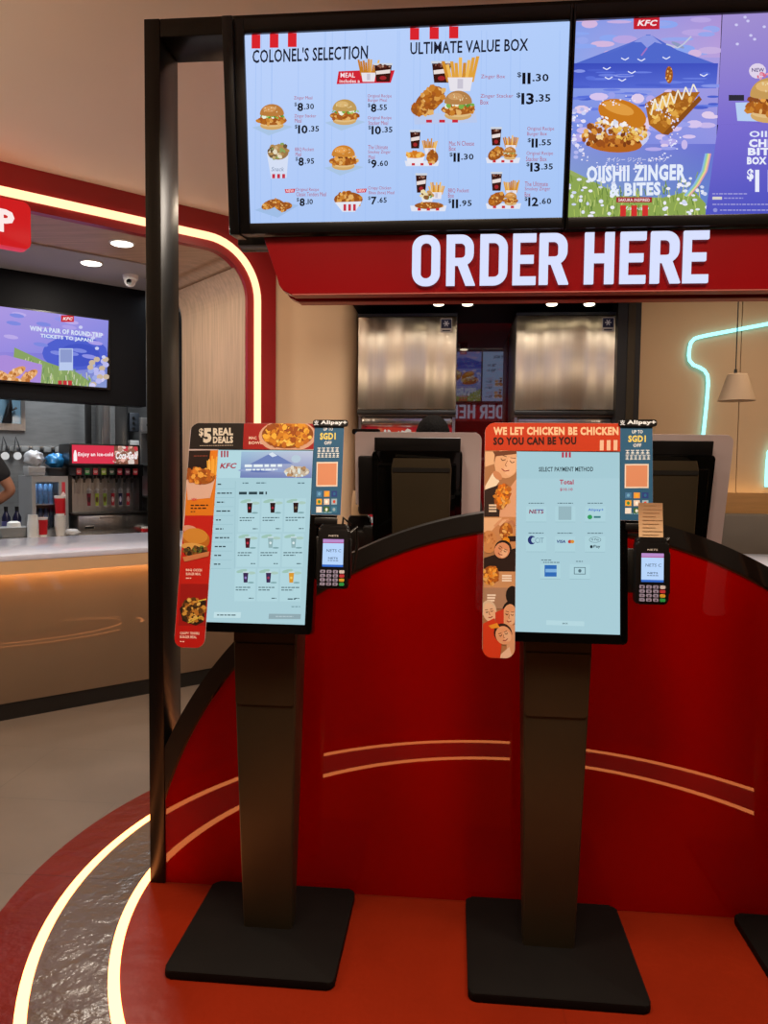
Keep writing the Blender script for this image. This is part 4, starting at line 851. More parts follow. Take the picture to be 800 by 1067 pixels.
# ================================================================== LEFT BOOTH
t = bthing('service_counter', 'tan front counter with white stone top and dark plinth, under the red portal', 'counter', 0, 0, 0)
MB().box((-2.25, .0, .10), (1.615, .90, .868), bev=.003).build('front_panel', 'tan', t, smooth=.5); MB().box((-2.25, .01, 0), (1.615, .88, .10)).build('plinth', 'black', t, smooth=0)
mb = MB(); mb.box((-2.25, -.085, .868), (1.605, -.06, .962)); mb.box((-2.25, -.06, .90), (1.605, .92, .945)); mb.build('apron', mat('tan_apron', 'd8b48a', .4, vary=.04), t, smooth=0)
MB().box((-2.25, -.088, .945), (1.607, .98, .978), bev=.004).build('worktop', 'white_top', t, smooth=.5); MB().box((-2.25, -.05, .885), (1.6, -.035, .897)).build('light_line', 'led_under', t, smooth=0)
# PICK UP sign
s1, z0 = bp(30.5, 262, -.06); _, z1 = bp(30.5, 214, -.06); s0 = s1-.95
t = bthing('pick_up_sign', 'red glowing rounded sign with a white letter P at the left edge', 'sign', s1, -.06, z0)
MB().prism(rrect(-.95, 0, 0, z1-z0, .035), -.04, .055, bev=.006).build('box', glow('sign_red', (214, 30, 32), .9, .3), t, smooth=.5)
mb = MB(); A = Art(mb, [(0, 0), (95, 0), (95, 30), (0, 30)], (-.95, 0, 0, z1-z0), .0412); A.T('PICK UP', 21, 22, 86.5, 15, 'ffe9e6', .05); mb.build('lettering', 'screen', t, smooth=0)
# TV on the bulkhead
sR, zt = bp(113, 334, 1.40); _, zb = bp(110, 404, 1.40); W_ = .99; H_ = zt-zb
t = bthing('wall_screen', 'wall screen with purple blue ticket promotion on the black bulkhead', 'screen', sR-W_/2, 1.40, zb)
MB().box((-W_/2-.012, .003, -.015), (W_/2+.012, .05, H_+.015), bev=.004).build('housing', 'plastic', t)
def tv(A):
    A.G([(-60, 310), (113, 334), (112, 370), (-60, 365)], ['b49be0', '8f8ce0', '7380dc', 'a48fe0']); A.G([(-60, 365), (112, 370), (111, 410), (-60, 410)], ['a48fe0', '4f62cc', '8fa0d0', 'c0a8e0'])
    A.E(78, 368, 34, 18, '4a5ccc', 20); A.E(82, 370, 22, 12, '3d50c2', 18)
    for i in range(24): A.E(A.rnd.uniform(-20, 112), A.rnd.uniform(326, 372), 8, 2.2, A.rnd.choice(['a99ce6', '8d90e4', 'b8a8e8', '7a86de']), 10, .15)
    A.T('WIN A PAIR OF ROUND-TRIP', 31, 344.5, 107, 5.2, 'd6e2f6', .04, 352); A.T('TICKETS TO JAPAN!', 42, 352.5, 97, 5, 'd6e2f6', .04, 357.5)
    kfc(A, 63.5, 328.5, 77, 335.5)
    A.P([(15, 362), (45, 376), (80, 388), (100, 402), (12, 402)], '86a060')
    for i in range(90):
        x = A.rnd.uniform(16, 96); y = A.rnd.uniform(366+.3*x*.9, 403); A.L([(x, y+3), (x+A.rnd.uniform(-2, 2), y-3)], 1, A.rnd.choice(['9ab468', '6f8f58', 'b4c488', '88a870', 'c8ccb0']))
    A.R(61.5, 363, 76, 386, 'b8c8ec'); A.R(62.5, 364, 75, 377.5, '8a98cc')
    for i in range(24): A.E(A.rnd.uniform(94, 112), A.rnd.uniform(372, 404), 3.4, 2.8, A.rnd.choice(['b8b8ec', 'd0ccf2', '9aa8e4', 'c8b49a']), 9)
    A.P([(-20, 400), (-20, 372), (6, 370), (44, 380), (42, 402), (-20, 402)], 'a98ad8')
    for x, y, r_ in ((3, 392, .5), (17, 388, -.5), (30, 392, -.6), (12, 397, .1)): A.E(x, y, 11, 4.5, 'd8975a', 12, r_); A.crumb(x, y, 9, 3.6, ['e8b078', 'c8803c', 'f0c898', 'b06a30'], 16, 2.2, r_)
    A.stripes(60.5, 396.5, 4, 6, 5.2, 'c23038')
    for x, y in ((101, 363), (97, 352), (108, 372), (84, 341)): A.E(x, y, 2.2, 1.8, 'c8ccf2', 8)
cor = [project(BM @ Vector((sR-W_/2+u, 1.40, zb+v))) for u, v in ((-W_/2, H_), (W_/2, H_), (W_/2, 0), (-W_/2, 0))]
mb = MB(); A = Art(mb, cor, (-W_/2, 0, W_/2, H_), 0); tv(A); mb.build('display', 'screen', t, smooth=0)
# downlights and camera
for px, py, zz, lb in ((127, 253, 2.958, 'round lit downlight in the wooden soffit near the black post'), (95, 273.5, 2.946, 'round lit downlight in the grey ceiling left of the dome camera')):
    p = on_z(px, py, zz); t = thing('downlight', lb, 'ceiling light', (p.x, p.y, zz), 0, 'downlights over the left counter')
    MB().lathe([(.075, -.008), (.082, 0)], n=32).build('trim_ring', 'white', t); MB().lathe([(.066, -.011), (.07, -.008)], n=32).build('diffuser', 'lamp', t)
p = on_z(136, 287, 2.946); t = thing('dome_camera', 'small white security dome camera under the grey ceiling', 'camera', (p.x, p.y, 2.946))
MB().lathe([(.038, -.05), (.055, -.03), (.058, 0)], n=24).build('base', 'white', t); MB().ball((0, -.012, -.05), .042, 18).build('dome', 'white', t)
MB().lathe([(.018, .0), (.022, .008)], (.012, -.052, -.062), 16, axis='y').build('lens', 'gloss', t)

# back counter with everything on it
DC = 1.75; CT = .905
t = bthing('back_counter', 'stainless back counter along the steel wall of the left booth', 'counter', 0, DC, 0)
MB().box((-2.2, 0, .0), (1.50, .85, CT-.03), bev=.003).build('cabinet', 'dsteel', t, smooth=.5); MB().box((-2.25, -.02, CT-.03), (1.52, .862, CT), bev=.004).build('worktop', 'steel', t, smooth=.5)
def on_counter(px0, px1, ytop, ybot, dep):
    a, zb_ = bp(px0, ybot, dep); b, _ = bp(px1, ybot, dep); _, zt_ = bp((px0+px1)/2, ytop, dep); return (a+b)/2, (b-a), max(.02, zt_-CT)
# soda dispenser
D0 = 1.84; s0, zt = bp(70, 462, D0); s1, _ = bp(152, 470, D0); sh1, zh = bp(139, 484, D0); _, zl = bp(100, 494, D0); _, zn = bp(100, 512, D0); _, zd = bp(100, 534, D0)
w = s1-s0; t = bthing('soda_fountain', 'black eight-nozzle soda fountain with red lit header on the back counter', 'drink dispenser', s0, D0, CT)
zt -= CT; zh -= CT; zl -= CT; zn -= CT; zd -= CT
mb = MB(); mb.box((.035, .2, zd), (w-.01, .55, zh), bev=.006); mb.box((0.02, .02, zl-.015), (w-.015, .25, zh), bev=.006); mb.box((.02, .05, zd), (.05, .25, zl)); mb.box((w-.045, .05, zd), (w-.015, .25, zl)); mb.build('body', 'plastic', t, smooth=.5)
MB().prism(rrect(0, zh-.012, w-.075, zt, .012), -.05, .24, bev=.004).build('header_box', 'plastic', t, smooth=.5)
mb = MB(); A = Art(mb, [(76, 464), (136.5, 466.5), (136.5, 481), (76, 481)], (.022, zh+.004, w-.092, zt-.012), .052)
A.R(70, 460, 116, 490, 'd8344c'); A.R(116, 460, 140, 490, '7a4a3c'); A.crumb(126, 473, 11, 8, ['b08a78', 'd8c8c0', '8a5a48', 'e8b0a0', 'c23a44'], 50, 2.5); cola_script(A, 117, 477, 135.5, 6.5); A.T('Enjoy an ice-cold', 82, 475.5, 115, 4.6, 'fbe4e8', .03); A.P([(77.5, 479), (77.5, 473), (78.6, 469), (80, 469), (81, 473), (81, 479)], 'fbeef0')
mb.build('header_screen', 'screen', t, smooth=0)
MB().box((.05, .19, zd), (w-.045, .2, zl)).build('back_plate', 'steel', t, smooth=0)
lab = ['c23a44', '2f8a4a', 'c23a44', '8fb03a', '3c5a48', 'b02038', '7a3048', 'c02a34']
for k in range(8):
    x = .06+(w-.12)*(k+.5)/8; mb = MB(); A = Art(mb, [(0, 0), (10, 0), (10, 10), (0, 10)], (x-.021, zl-.005, x+.021, zl+.05), -.0195+.001)
    mb2 = MB(); mb2.box((x-.022, .008, zl-.008), (x+.022, .03, zl+.052), bev=.003); f = Art(mb2, [(0, 0), (10, 0), (10, 10), (0, 10)], (x-.02, zl-.005, x+.02, zl+.05), -.0075, 1); f.R(0, 0, 10, 10, lab[k]); f.R(1, 4, 9, 5.4, 'd8c0c0'); f.R(2, 6.4, 8, 7.2, 'e0d0d0'); mb.bm.free(); mb2.build('flavour_label', ['plastic', 'print'], t, smooth=0)
    mb = MB(); mb.box((x-.017, .05, zl-.04), (x+.017, .14, zl-.012), bev=.004); mb.lathe([(.008, -.075), (.013, -.04)], (x, .09, zl), 10); mb.build('nozzle', 'plastic', t)
    mb = MB(); mb.box((x-.024, .05, zn-.02), (x+.024, .055, zl-.045)); mb.build('splash_lever', 'clear', t, smooth=0)
    if k > 1:
        mb = MB(); A = Art(mb, [(0, 0), (10, 0), (10, 20), (0, 20)], (x-.026, zd+.03, x+.026, zn+.03), -.188); c = ['8a2038', 'a8b83a', '98b448', 'b01f30', '2a2c58', 'c02436'][k-2]
        A.P([(1, 3), (9, 3), (8, 19), (2, 19)], 'b8b4b8'); A.P([(1.6, 6), (8.4, 6), (7.6, 18), (2.4, 18)], c); A.E(5, 12, 2, 3, ['3a1a20', '5a3a28', '6a4a30', 'f0d8d8', 'd8d8f0', 'f0d8d8'][k-2], 10); A.P([(0, 3), (5, 0), (10, 3)], 'd8d8dc'); mb.build('cup_decal', 'print', t, smooth=0)
MB().box((.03, -.06, zd-.02), (w-.01, .2, zd), bev=.004).build('drip_grille', 'black', t, smooth=.5)
mb = MB(); mb.box((.07, -.04, .0), (w+.0, .5, zd-.02), bev=.004); mb.box((.25, -.048, zd-.05), (.42, -.04, zd-.035)); mb.box((.12, -.046, .05), (.2, -.04, .075), bev=.002, mi=1); mb.build('stand', ['steel', 'black'], t, smooth=.5)
# cup chute left of the nozzles
s_, w_, h_ = on_counter(84, 93, 511, 533, 2.0); 
# small glass door fridge with cans
D1 = 1.88; s_soda = s0; s0, zt1 = bp(33, 496, D1); s1 = s_soda+.015; zb1 = CT; w = s1-s0; h = zt1-CT
t = bthing('mini_fridge', 'small silver glass door fridge of blue cans, left of the soda fountain', 'fridge', s0, D1, CT)
mb = MB(); mb.box((0, .04, 0), (.02, .42, h)); mb.box((w-.02, .04, 0), (w, .42, h)); mb.box((.02, .04, 0), (w-.02, .42, .04)); mb.box((.02, .04, h-.03), (w-.02, .42, h)); mb.box((.02, .40, .04), (w-.02, .42, h-.03)); mb.build('cabinet', mat('silver_paint', 'a8a8aa', .35, .4, vary=.04), t, smooth=0)
mb = MB(); mb.band([(0, 0), (w, 0), (w, h), (0, h)], [(.03, .05), (w-.075, .05), (w-.075, h-.05), (.03, h-.05)], 0, .035, closed=True); A = Art(mb, [(0, 0), (10, 0), (10, 60), (0, 60)], (w-.06, .05, w-.02, h-.05), .001, 1); A.R(2, 0, 9, 60, 'c83a48'); A.P([(0, 16), (5, 12), (10, 16), (10, 21), (5, 24), (0, 21)], 'f2e2e2'); mb.build('door', [mat('fridge_door_grey', '9c9c9c', .4, vary=.04), 'print'], t, smooth=0)
MB().box((.03, .012, .05), (w-.075, .02, h-.05)).build('glass', 'clear', t, smooth=0)
zs = .04+(h-.07)*.5
for z in (.05, zs): MB().box((.02, .06, z), (w-.02, .39, z+.008)).build('shelf', 'white', t, smooth=0)
MB().box((.03, .05, h-.045), (w-.08, .06, h-.032)).build('lamp_strip', glow('fridge_light', (200, 225, 255), 12), t, smooth=0)
can0 = None; nn = 4; step = (w-.12)/nn; cr = step*.46; chh = (zs-.06)*.86
pl = ['leftmost', 'second', 'third', 'rightmost']
for row, z in enumerate((zs+.008, .058)):
    for k in range(nn):
        lb = '%s %s can on the %s shelf of the small fridge' % (pl[k], 'pale blue' if row == 0 else 'navy blue', 'upper' if row == 0 else 'lower'); loc = BM @ Vector((s0+.035+step*(k+.5), D1+.13, CT+z))
        if k == 0:
            can0 = MB().lathe([(cr*.8, 0), (cr, .01), (cr, chh*.88), (cr*.78, chh)], n=14).build('drink_can', 'can' if row == 0 else 'candark'); tag(can0, lb, 'can', 'cans in the small fridge'); can0.location = loc
        else:
            c = can0.copy(); COL.objects.link(c); c.location = loc; c['label'] = lb
# bags on the fridge
def lump(name, label, cat, s, d, z, rx, ry, rz_, m, seed, parts=None):
    o = MB().ball((0, 0, rz_), (rx, ry, rz_), 20, jitter=.22, seed=seed).build(name, m, smooth=1.2); tag(o, label, cat); o.location = BM @ Vector((s, d, z)); o.rotation_euler.z = BANG; return o
sb, _ = bp(35.5, 480, 2.0); tz = zt1
t = bthing('napkin_tub', 'pale tub holding a white crumpled bag on top of the small fridge', 'tub', sb, 2.0, tz); mb = MB(); mb.hexa([(-.062, -.08, .0), (.062, -.08, .0), (.062, .08, 0), (-.062, .08, 0)], [(-.07, -.09, .08), (.07, -.09, .08), (.07, .09, .08), (-.07, .09, .08)], bev=.01); mb.box((-.066, -.095, .03), (.066, -.088, .036)); mb.build('tub', mat('grey_tub', 'a9a8a8', .4, vary=.05), t)
lump('plastic_bag', 'white crumpled plastic bag stuffed in the pale tub', 'bag', sb, 2.0, tz+.078, .072, .085, .065, 'whitebag', 3)
sb2, _ = bp(57.5, 485, 2.0)
t = bthing('black_box', 'black open box holding blue film, on the fridge beside the red header', 'box', sb2, 2.0, tz); mb = MB(); mb.hexa([(-.072, -.09, .0), (.072, -.09, .0), (.072, .09, 0), (-.072, .09, 0)], [(-.08, -.1, .07), (.08, -.1, .07), (.08, .1, .07), (-.08, .1, .07)], bev=.008); mb.build('box', 'plastic', t)
lump('plastic_bag', 'shiny blue plastic film heaped in the black box', 'bag', sb2, 2.0, tz+.068, .075, .08, .06, 'bluebag', 8)
# bottles, trays, cups at the front of the back counter
DB = DC+.09
def bottle(px, label):
    s_, w_, h_ = on_counter(px-4.5, px+4.5, 519, 536, DB+.16); R = .034
    t = bthing('bottle', label, 'bottle', s_, DB+.25, CT, 'dark bottles by the grey tray'); MB().lathe([(R*.9, 0), (R, .01), (R, .15), (R*.45, .19), (R*.4, .21)], n=16).build('body', 'bottle', t); MB().lathe([(R*.46, .205), (R*.46, .24)], n=14).build('cap', 'plastic', t); MB().lathe([(R*1.02, .05), (R*1.02, .12)], n=16).build('wrap', mat('violet_label', '4a4a7c', .4, vary=.1), t)
bottle(9, 'dark bottle with violet wrap behind the grey tray, nearer the left edge'); bottle(20.5, 'dark bottle with violet wrap behind the grey tray, nearer the small fridge')
s_, w_, h_ = on_counter(5, 27, 533, 547, DB)
t = bthing('tray', 'grey plastic tray with white holder on the back counter at left', 'tray', s_, DB+.05, CT)
mb = MB(); mb.hexa([(-.10, -.06, 0), (.10, -.06, 0), (.10, .08, 0), (-.10, .08, 0)], [(-.125, -.07, .085), (.125, -.07, .085), (.125, .1, .085), (-.125, .1, .085)], bev=.008); mb.build('tray', mat('pale_grey_plastic', '8f8f8e', .4, vary=.06), t)
MB().lathe([(.055, .085), (.05, .12), (.03, .13)], (.0, 0, 0), 18).build('holder', 'white', t)
def cup(r0, r1, h, red=True):
    def mk(parent, name='cup'):
        mb = MB(); mb.lathe([(r0, 0), (r1, h*.96), (r1*1.06, h*.965), (r1*1.06, h), (r1*.9, h), (r0*.9, h*.1)], n=18)
        if red:
            mb.lathe([(r0+(r1-r0)*.12+.0012, h*.12), (r0+(r1-r0)*.88+.0012, h*.88)], n=18, mi=1)
        return mb.build(name, ['white', 'red_pl'], parent)
    return mk
DF = DC+.02
# big red cup on stacked cups
s_, w_, h_ = on_counter(58, 70, 521, 560, DF)
N = 6
for k in range(N):
    o = cup(.033, .044, .085, False)(None, 'paper_cup'); tag(o, '%s white cup in the short stack under the tall red cup' % ['bottom', 'second', 'third', 'fourth', 'fifth', 'top'][k], 'cup', 'stacked white cups under the red cup'); o.location = BM @ Vector((s_, DF+.03, CT+.002+.088*.0+k*.0165))
o = cup(.034, .044, .165)(None, 'paper_cup'); tag(o, 'tall red paper cup standing on the white cup stack before the fridge', 'cup'); o.location = BM @ Vector((s_, DF+.03, CT+.002+(N-1)*.0165+.0855))
s2, _, _ = on_counter(29, 42, 537, 560, DF)
for k in range(7):
    o = cup(.045, .036, .085, False)(None, 'paper_cup'); tag(o, '%s upturned white cup in the stack nearest the grey tray' % ['bottom', 'second', 'third', 'fourth', 'fifth', 'sixth', 'top'][k], 'cup', 'upturned white cups by the grey tray'); o.location = BM @ Vector((s2, DF+.03, CT+.002+k*.016))
s3, _, _ = on_counter(42, 50, 532, 556, DF)
o = cup(.03, .037, .16)(None, 'paper_cup'); tag(o, 'red and white paper cup between the two white cup stacks', 'cup'); o.location = BM @ Vector((s3, DF+.03, CT))
lump('plastic_bag', 'small clear crumpled plastic bag right of the red cup on the back counter', 'bag', bp(76, 548, DF)[0], DF+.02, CT, .06, .04, .028, 'whitebag', 12)
sr, _ = bp(153, 551, DF); t = bthing('napkin_box', 'small red box with white top at the right end of the back counter', 'box', sr, 1.735, CT); MB().box((-.05, 0, 0), (.05, .06, .035), bev=.004).build('box', 'red_pl', t); MB().box((-.048, .002, .035), (.048, .058, .05), bev=.004).build('lid', 'white', t)
# steel wall details: pass-through hatch, ducts, hanging tags
s0, z0 = bp(-24, 447, 2.60); s1, z1 = bp(26, 413, 2.60); 
t = bthing('service_hatch', 'steel framed hatch with hanging black hose in the back wall at the left edge', 'hatch', s0, 2.60, z0); w = s1-s0; h = .42
MB().band([(0, 0), (w, 0), (w, h), (0, h)], [(.06, .06), (w-.035, .06), (w-.035, h-.03), (.06, h-.03)], 0, .018, closed=True).build('frame', 'steel', t, smooth=0); MB().box((.06, .008, .06), (w-.035, .014, h-.03)).build('glass', mat('blue_grey_glass', '5b7482', .1, vary=.2, vscale=3), t, smooth=0)
mb = MB(); mb.tube([(w*.62, -.02, h), (w*.66, -.03, h*.7), (w*.7, -.03, h*.4), (w*.8, -.02, .2)], .012); mb.tube([(w*.72, -.02, h), (w*.69, -.03, h*.7), (w*.62, -.03, h*.35), (w*.58, -.02, .1)], .012); mb.hexa([(w*.5, -.02, .06), (w*.72, -.02, .06), (w*.72, .006, .06), (w*.5, .006, .06)], [(w*.62, -.03, .24), (w*.7, -.03, .24), (w*.7, .006, .24), (w*.62, .006, .24)], bev=.01); mb.build('hose', 'plastic', t)
a0, _ = bp(103, 440, 2.5); a1, _ = bp(132, 440, 2.5)
t = bthing('steel_duct', 'vertical brushed steel duct behind the soda fountain', 'duct', (a0+a1)/2, 2.5, CT); w = (a1-a0)/2; MB().box((-w, -.06, .5), (w, .11, 2.03), bev=.03, seg=4).build('duct', 'steel', t); MB().box((-w*.35, -.075, .5), (-w*.05, -.06, 2.03)).build('seam', 'dsteel', t, smooth=0)
a0, _ = bp(92, 440, 2.47); t = bthing('black_post', 'black square post behind the red header of the soda fountain', 'post', a0, 2.47, CT); MB().box((-.024, -.02, 0), (.024, .03, 2.03), bev=.004).build('post', 'black', t); MB().box((-.05, -.04, 0), (.05, .05, .012), bev=.003).build('foot_plate', 'black', t)
a0, z0 = bp(140.5, 441, 2.45); t = bthing('control_box', 'dark grey control box on the back wall right of the duct', 'box', a0, 2.45, z0); MB().box((-.05, 0, -.08), (.05, .165, .10), bev=.008).build('case', mat('slate_plastic', '3c4046', .4, vary=.06), t)
for k in range(3): MB().lathe([(.012, 0), (.013, .008)], (-.015, 0, -.05+k*.05), 12, axis='y').build('knob', 'black', t)
a0, z0 = bp(141, 462, 2.45); tag(MB(Matrix.Translation(BM @ Vector((a0, 2.47, z0-.03))) @ Matrix.Rotation(BANG, 4, 'Z')).box((-.05, 0, -.06), (.05, .145, .06), bev=.01).build('paper_towel_box', 'white'), 'white box on the wall below the dark grey control box', 'box')
a0, _ = bp(152, 500, 1.66); t = bthing('tall_cabinet', 'tall dark brown cabinet at the right end of the back counter', 'cabinet', a0, 1.62, 0); MB().box((0.02, 0, 0), (.30, .06, 1.84), bev=.004).build('side_panel', mat('dark_brown', '2c2220', .45, vary=.08), t); MB().box((.02, -.01, 1.84), (.30, .07, 1.86)).build('top', 'black', t, smooth=0)
# tag rail
zr = bp(40, 467, 2.56)[1]; a0, _ = bp(-6, 470, 2.56); a1, _ = bp(68, 470, 2.56)
t = bthing('wall_rail', 'steel rail with white clips along the back wall above the fridge', 'rail', a0, 2.56, zr); MB().box((0, .02, -.012), (a1-a0, .06, .02), bev=.003).build('rail', 'steel', t, smooth=.5)
for k in range(6): x = (a1-a0)*(k+.6)/6.2; MB().box((x-.03, .0, -.035), (x+.03, .022, .012), bev=.005).build('clip', keymat('clip_grey', '8e8d8a'), t)
for px, lb in ((5, 'round white tag on a black strap at the left end of the wall rail'), (18, 'round white tag on a black strap left of the white bag')):
    a, z = bp(px, 475, 2.5); t = bthing('hanging_tag', lb, 'tag', a, 2.5, z, 'tags hanging from the rail'); MB().lathe([(.032, 0), (.034, .012)], (0, 0, 0), 20, axis='y').build('disc', 'white', t); MB().tube([(-.03, .0, .02), (-.012, .02, .12), (0, .05, .17), (.012, .02, .12), (.03, 0, .02)], .006).build('strap', 'black', t)
# bits seen between the post and the portal jamb
a, z = bp(193, 548, 1.0); t = bthing('price_card', 'yellow green card standing on the white counter beside the black post', 'card', a, .80, .978)
mb = MB(); mb.box((-.09, .0, .0), (.09, .006, .15), bev=.001); A = Art(mb, [(0, 0), (18, 0), (18, 15), (0, 15)], (-.09, 0, .09, .15), .0006, 1); A.R(.5, .5, 17.5, 12, 'c8d83a')
for k in range(5): A.dash(2, 2.2+k*2, 16, .7, '5a6a1c')
mb.build('card', ['white', 'print'], t, smooth=0); MB().box((-.05, -.02, 0), (.05, .04, .008), bev=.002).build('foot', 'white', t)
a, z = bp(190, 500, 2.0); t = bthing('steel_shelf_unit', 'pale shelf unit with small bottles seen between post and portal jamb', 'shelf', a, 1.95, 0)
MB().box((-.3, 0, 0), (.28, .35, .9), bev=.004).build('base', 'white', t); MB().box((-.3, .30, .9), (.28, .35, 1.95), bev=.004).build('back_panel', 'steel', t)
for z_ in (1.2, 1.5, 1.8): MB().box((-.3, .02, z_), (.28, .30, z_+.02)).build('shelf', 'steel', t, smooth=0)
for k, (x, z_, c) in enumerate(((-.2, 1.22, 'red_pl'), (-.1, 1.22, 'plastic'), (0.0, 1.22, 'white'), (-.16, 1.52, 'plastic'), (-.04, 1.52, 'red_pl'), (.08, 1.52, 'white'))):
    o = MB().lathe([(.035, 0), (.036, .12), (.015, .15), (.015, .18)], n=14).build('sauce_bottle', c); tag(o, '%s sauce bottle, %s on the %s shelf behind the portal jamb' % ({'red_pl': 'red', 'plastic': 'black', 'white': 'white'}[c], ['leftmost', 'middle', 'rightmost'][k % 3], 'lower' if k < 3 else 'middle'), 'bottle', 'bottles on the pale shelf unit'); o.location = BM @ Vector((a+x, 2.10, z_))

# ================================================================== PEOPLE
def skin_mesh(name, nodes, edges, m, parent, root=0, sub=2):
    me = bpy.data.meshes.new(name); me.from_pydata([n[0] for n in nodes], edges, []); me.materials.append(M[m])
    o = bpy.data.objects.new(name, me); COL.objects.link(o); o.parent = parent
    sk = o.modifiers.new('skin', 'SKIN'); sk.use_smooth_shade = True
    if not me.skin_vertices: me.attributes.new('skin', 'FLOAT', 'POINT')
    sv = me.skin_vertices[0].data
    for i, n in enumerate(nodes):
        r_ = n[1]; sv[i].radius = r_ if isinstance(r_, tuple) else (r_, r_); sv[i].use_root = (i == root)
    sb = o.modifiers.new('sub', 'SUBSURF'); sb.levels = sub; sb.render_levels = sub
    return o
def person(t, arms, h=1.0, hairm='hair'):
    """arms: for each side (shoulder, elbow, wrist, hand direction) in the local frame, x right, y forward"""
    Z = lambda z: z*h
    N = [((0, 0, Z(.96)), (.155, .11)), ((0, 0, Z(1.12)), (.135, .10)), ((0, .0, Z(1.30)), (.15, .11)), ((0, -.005, Z(1.43)), (.10, .08)), ((0, .0, Z(1.50)), .055), ((0, .01, Z(1.555)), .058), ((0, .015, Z(1.63)), (.075, .088)), ((0, .01, Z(1.70)), (.07, .085)), ((0, .005, Z(1.755)), (.045, .055))]
    Ed = [(i, i+1) for i in range(8)]
    def add(p, r, k): N.append((p, r)); Ed.append((k, len(N)-1)); return len(N)-1
    add((0, .115, Z(1.625)), .013, 6)
    for s_ in (-1, 1): add((s_*.085, .0, Z(1.635)), .014, 6)
    for s_, (sh, el, wr, hd) in zip((-1, 1), arms):
        a = add(sh, .062, 3); b = add(tuple((p+q)/2 for p, q in zip(sh, el)), .052, a); c = add(el, .042, b); d = add(tuple((p+q)/2 for p, q in zip(el, wr)), .040, c); e = add(wr, .027, d)
        hv = Vector(hd).normalized(); side = hv.cross(Vector((0, 0, 1)) if abs(hv.z) < .9 else Vector((0, 1, 0))).normalized(); bend = hv.cross(side)
        W = Vector(wr); f = add(tuple(W+hv*.055), (.036, .018), e)
        for k, ln in enumerate((.075, .085, .08, .062)):
            o_ = side*(-.027+.018*k); g = add(tuple(W+hv*.095+o_), .010, f); g = add(tuple(W+hv*(.095+ln*.55)+o_*1.1+bend*.012), .009, g); add(tuple(W+hv*(.095+ln*.95)+o_*1.15+bend*.034), .008, g)
        g = add(tuple(W+hv*.04-side*.045), .012, f); add(tuple(W+hv*.085-side*.062+bend*.02), .010, g)
    for s_ in (-1, 1):
        a = add((s_*.095, 0, Z(.88)), .095, 0); b = add((s_*.105, .015, Z(.50)), .06, a); c = add((s_*.108, -.01, Z(.28)), .052, b); d = add((s_*.11, -.01, Z(.09)), .036, c); e = add((s_*.115, .06, .045), (.04, .035), d); add((s_*.12, .15, .035), (.038, .026), e)
    skin_mesh('body', N, Ed, 'skin', t)
    SN = [((0, 0, Z(.90)), (.185, .135)), ((0, 0, Z(1.12)), (.165, .125)), ((0, 0, Z(1.30)), (.175, .13)), ((0, -.005, Z(1.44)), (.115, .095))]; SE = [(0, 1), (1, 2), (2, 3)]
    for sh, el, wr, hd in arms:
        SN.append((sh, .083)); SE.append((3, len(SN)-1)); SN.append((tuple(p+(q-p)*.72 for p, q in zip(sh, el)), .07)); SE.append((len(SN)-2, len(SN)-1))
    skin_mesh('shirt', SN, SE, 'cloth', t)
    TN = [((0, 0, Z(.95)), (.17, .125))]; TE = []
    for s_ in (-1, 1):
        k = len(TN); TN += [((s_*.097, 0, Z(.86)), .11), ((s_*.105, .015, Z(.50)), .078), ((s_*.11, -.01, Z(.12)), .062)]; TE += [(0, k), (k, k+1), (k+1, k+2)]
    skin_mesh('trousers', TN, TE, 'denim', t)
    mb = MB(); mb.ball((0, -.012, Z(1.675)), (.097, .108, .118), 20, jitter=.03, seed=4); mb.ball((0, -.05, Z(1.62)), (.085, .065, .10), 16, jitter=.04, seed=5); mb.build('hair', hairm, t, smooth=1.5)
    for s_ in (-1, 1):
        mb = MB(); mb.hexa([(s_*.115-.045, -.06, 0), (s_*.115+.045, -.06, 0), (s_*.12+.045, .2, 0), (s_*.12-.045, .2, 0)], [(s_*.115-.04, -.05, .09), (s_*.115+.04, -.05, .09), (s_*.12+.036, .19, .05), (s_*.12-.036, .19, .05)], bev=.02, seg=3); mb.build('shoe', 'plastic', t)
down = lambda s_: ((s_*.185, 0, 1.40), (s_*.235, -.02, 1.13), (s_*.225, .06, .88), (0, .15, -1))
def at_h(a, h): return tuple(tuple(v*(h if i == 2 else 1) for i, v in enumerate(p)) if n < 3 else p for n, p in enumerate(a))
t = thing('person', 'person with dark hair facing the red dispenser, head just above the rear kiosk', 'person', (-.445, 1.62, .0), 0)
person(t, [((-.185, 0, 1.40), (-.24, .0, 1.14), (-.17, .22, 1.10), (.1, 1, .1)), ((.185, 0, 1.40), (.24, .0, 1.14), (.17, .22, 1.10), (-.1, 1, .1))], 1.0)
DE = 1.33; es, ez = bp(12.5, 511, DE); wx, wz = bp(-8, 530, DE+.12)
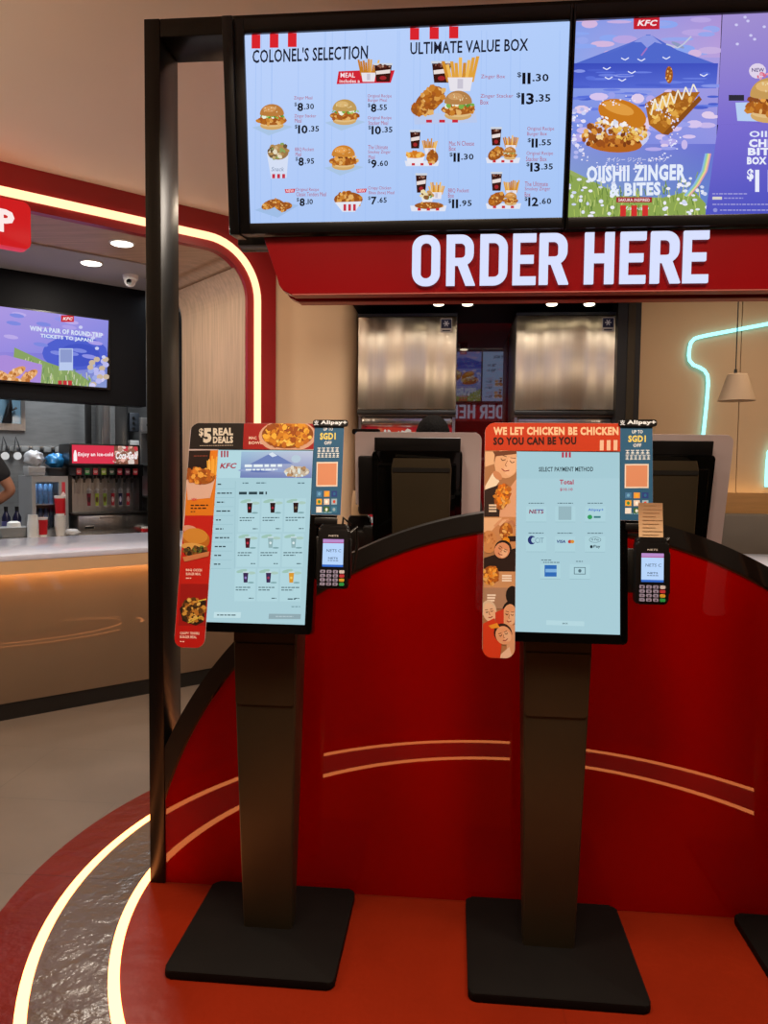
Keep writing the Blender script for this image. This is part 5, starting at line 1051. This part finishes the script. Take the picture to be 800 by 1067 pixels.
t = bthing('person', 'person in black short sleeves with bent elbow, cut by the left photo edge', 'person', es-.33, DE, 0)
hh = 1.10; person(t, [at_h(down(-1), hh), ((.185, 0, 1.40*hh), (.325, -.02, ez), (.17, .10, wz), (-.9, .4, -.1))], hh)

# ================================================================== LIGHT
W = bpy.data.worlds.new('world'); S.world = W; W.use_nodes = True
W.node_tree.nodes['Background'].inputs[0].default_value = (1, .78, .55, 1); W.node_tree.nodes['Background'].inputs[1].default_value = .12
def area(name, loc, size, power, col, rot=(0, 0, 0), shape='DISK', spread=PI):
    l = bpy.data.lights.new(name, 'AREA'); l.shape = shape; l.size = size; l.energy = power; l.color = col; l.spread = spread
    o = bpy.data.objects.new(name, l); COL.objects.link(o); o.location = loc; o.rotation_euler = rot; return o
WARM = (1, .80, .60); NEU = (1, .90, .78); COOL = (.86, .93, 1)
for k, (x, y, p) in enumerate(((-.95, -1.0, 20), (.75, -1.0, 20), (-.1, -1.3, 20), (-2.6, .3, 14))): area('ceiling_lamp', (x, y, 3.17), .5, p, WARM, spread=2.2)
for x, y, p in ((-3.4, -.7, 62), (2.7, -.6, 30)):  # added point lights out of view, brightening the ceiling
    l = bpy.data.lights.new('ceiling_fill', 'POINT'); l.energy = p; l.color = WARM; l.shadow_soft_size = .2; o = bpy.data.objects.new('ceiling_fill', l); COL.objects.link(o); o.location = (x, y, 2.45)
area('alcove_lamp', (-1.35, 2.0, 3.1), .25, 5, WARM); area('alcove_lamp', (1.9, 2.6, 3.1), .4, 17, WARM); area('alcove_lamp', (-.1, 1.3, 3.1), 1.1, 44, NEU)
for px, py in ((127, 253), (95, 273.5)):
    p = on_z(px, py, 2.93); area('downlight_lamp', (p.x, p.y, 2.93), .12, 9, NEU)
for s_, d, p in ((-.6, 1.95, 24), (.9, 2.0, 28), (1.75, 1.5, 9)): area('booth_lamp', BM @ Vector((s_, d, 2.9)), .5, p, COOL)
for o in [o for o in COL.objects if o.type == 'LIGHT' and o.name.startswith('ceiling_lamp')]:
    pass
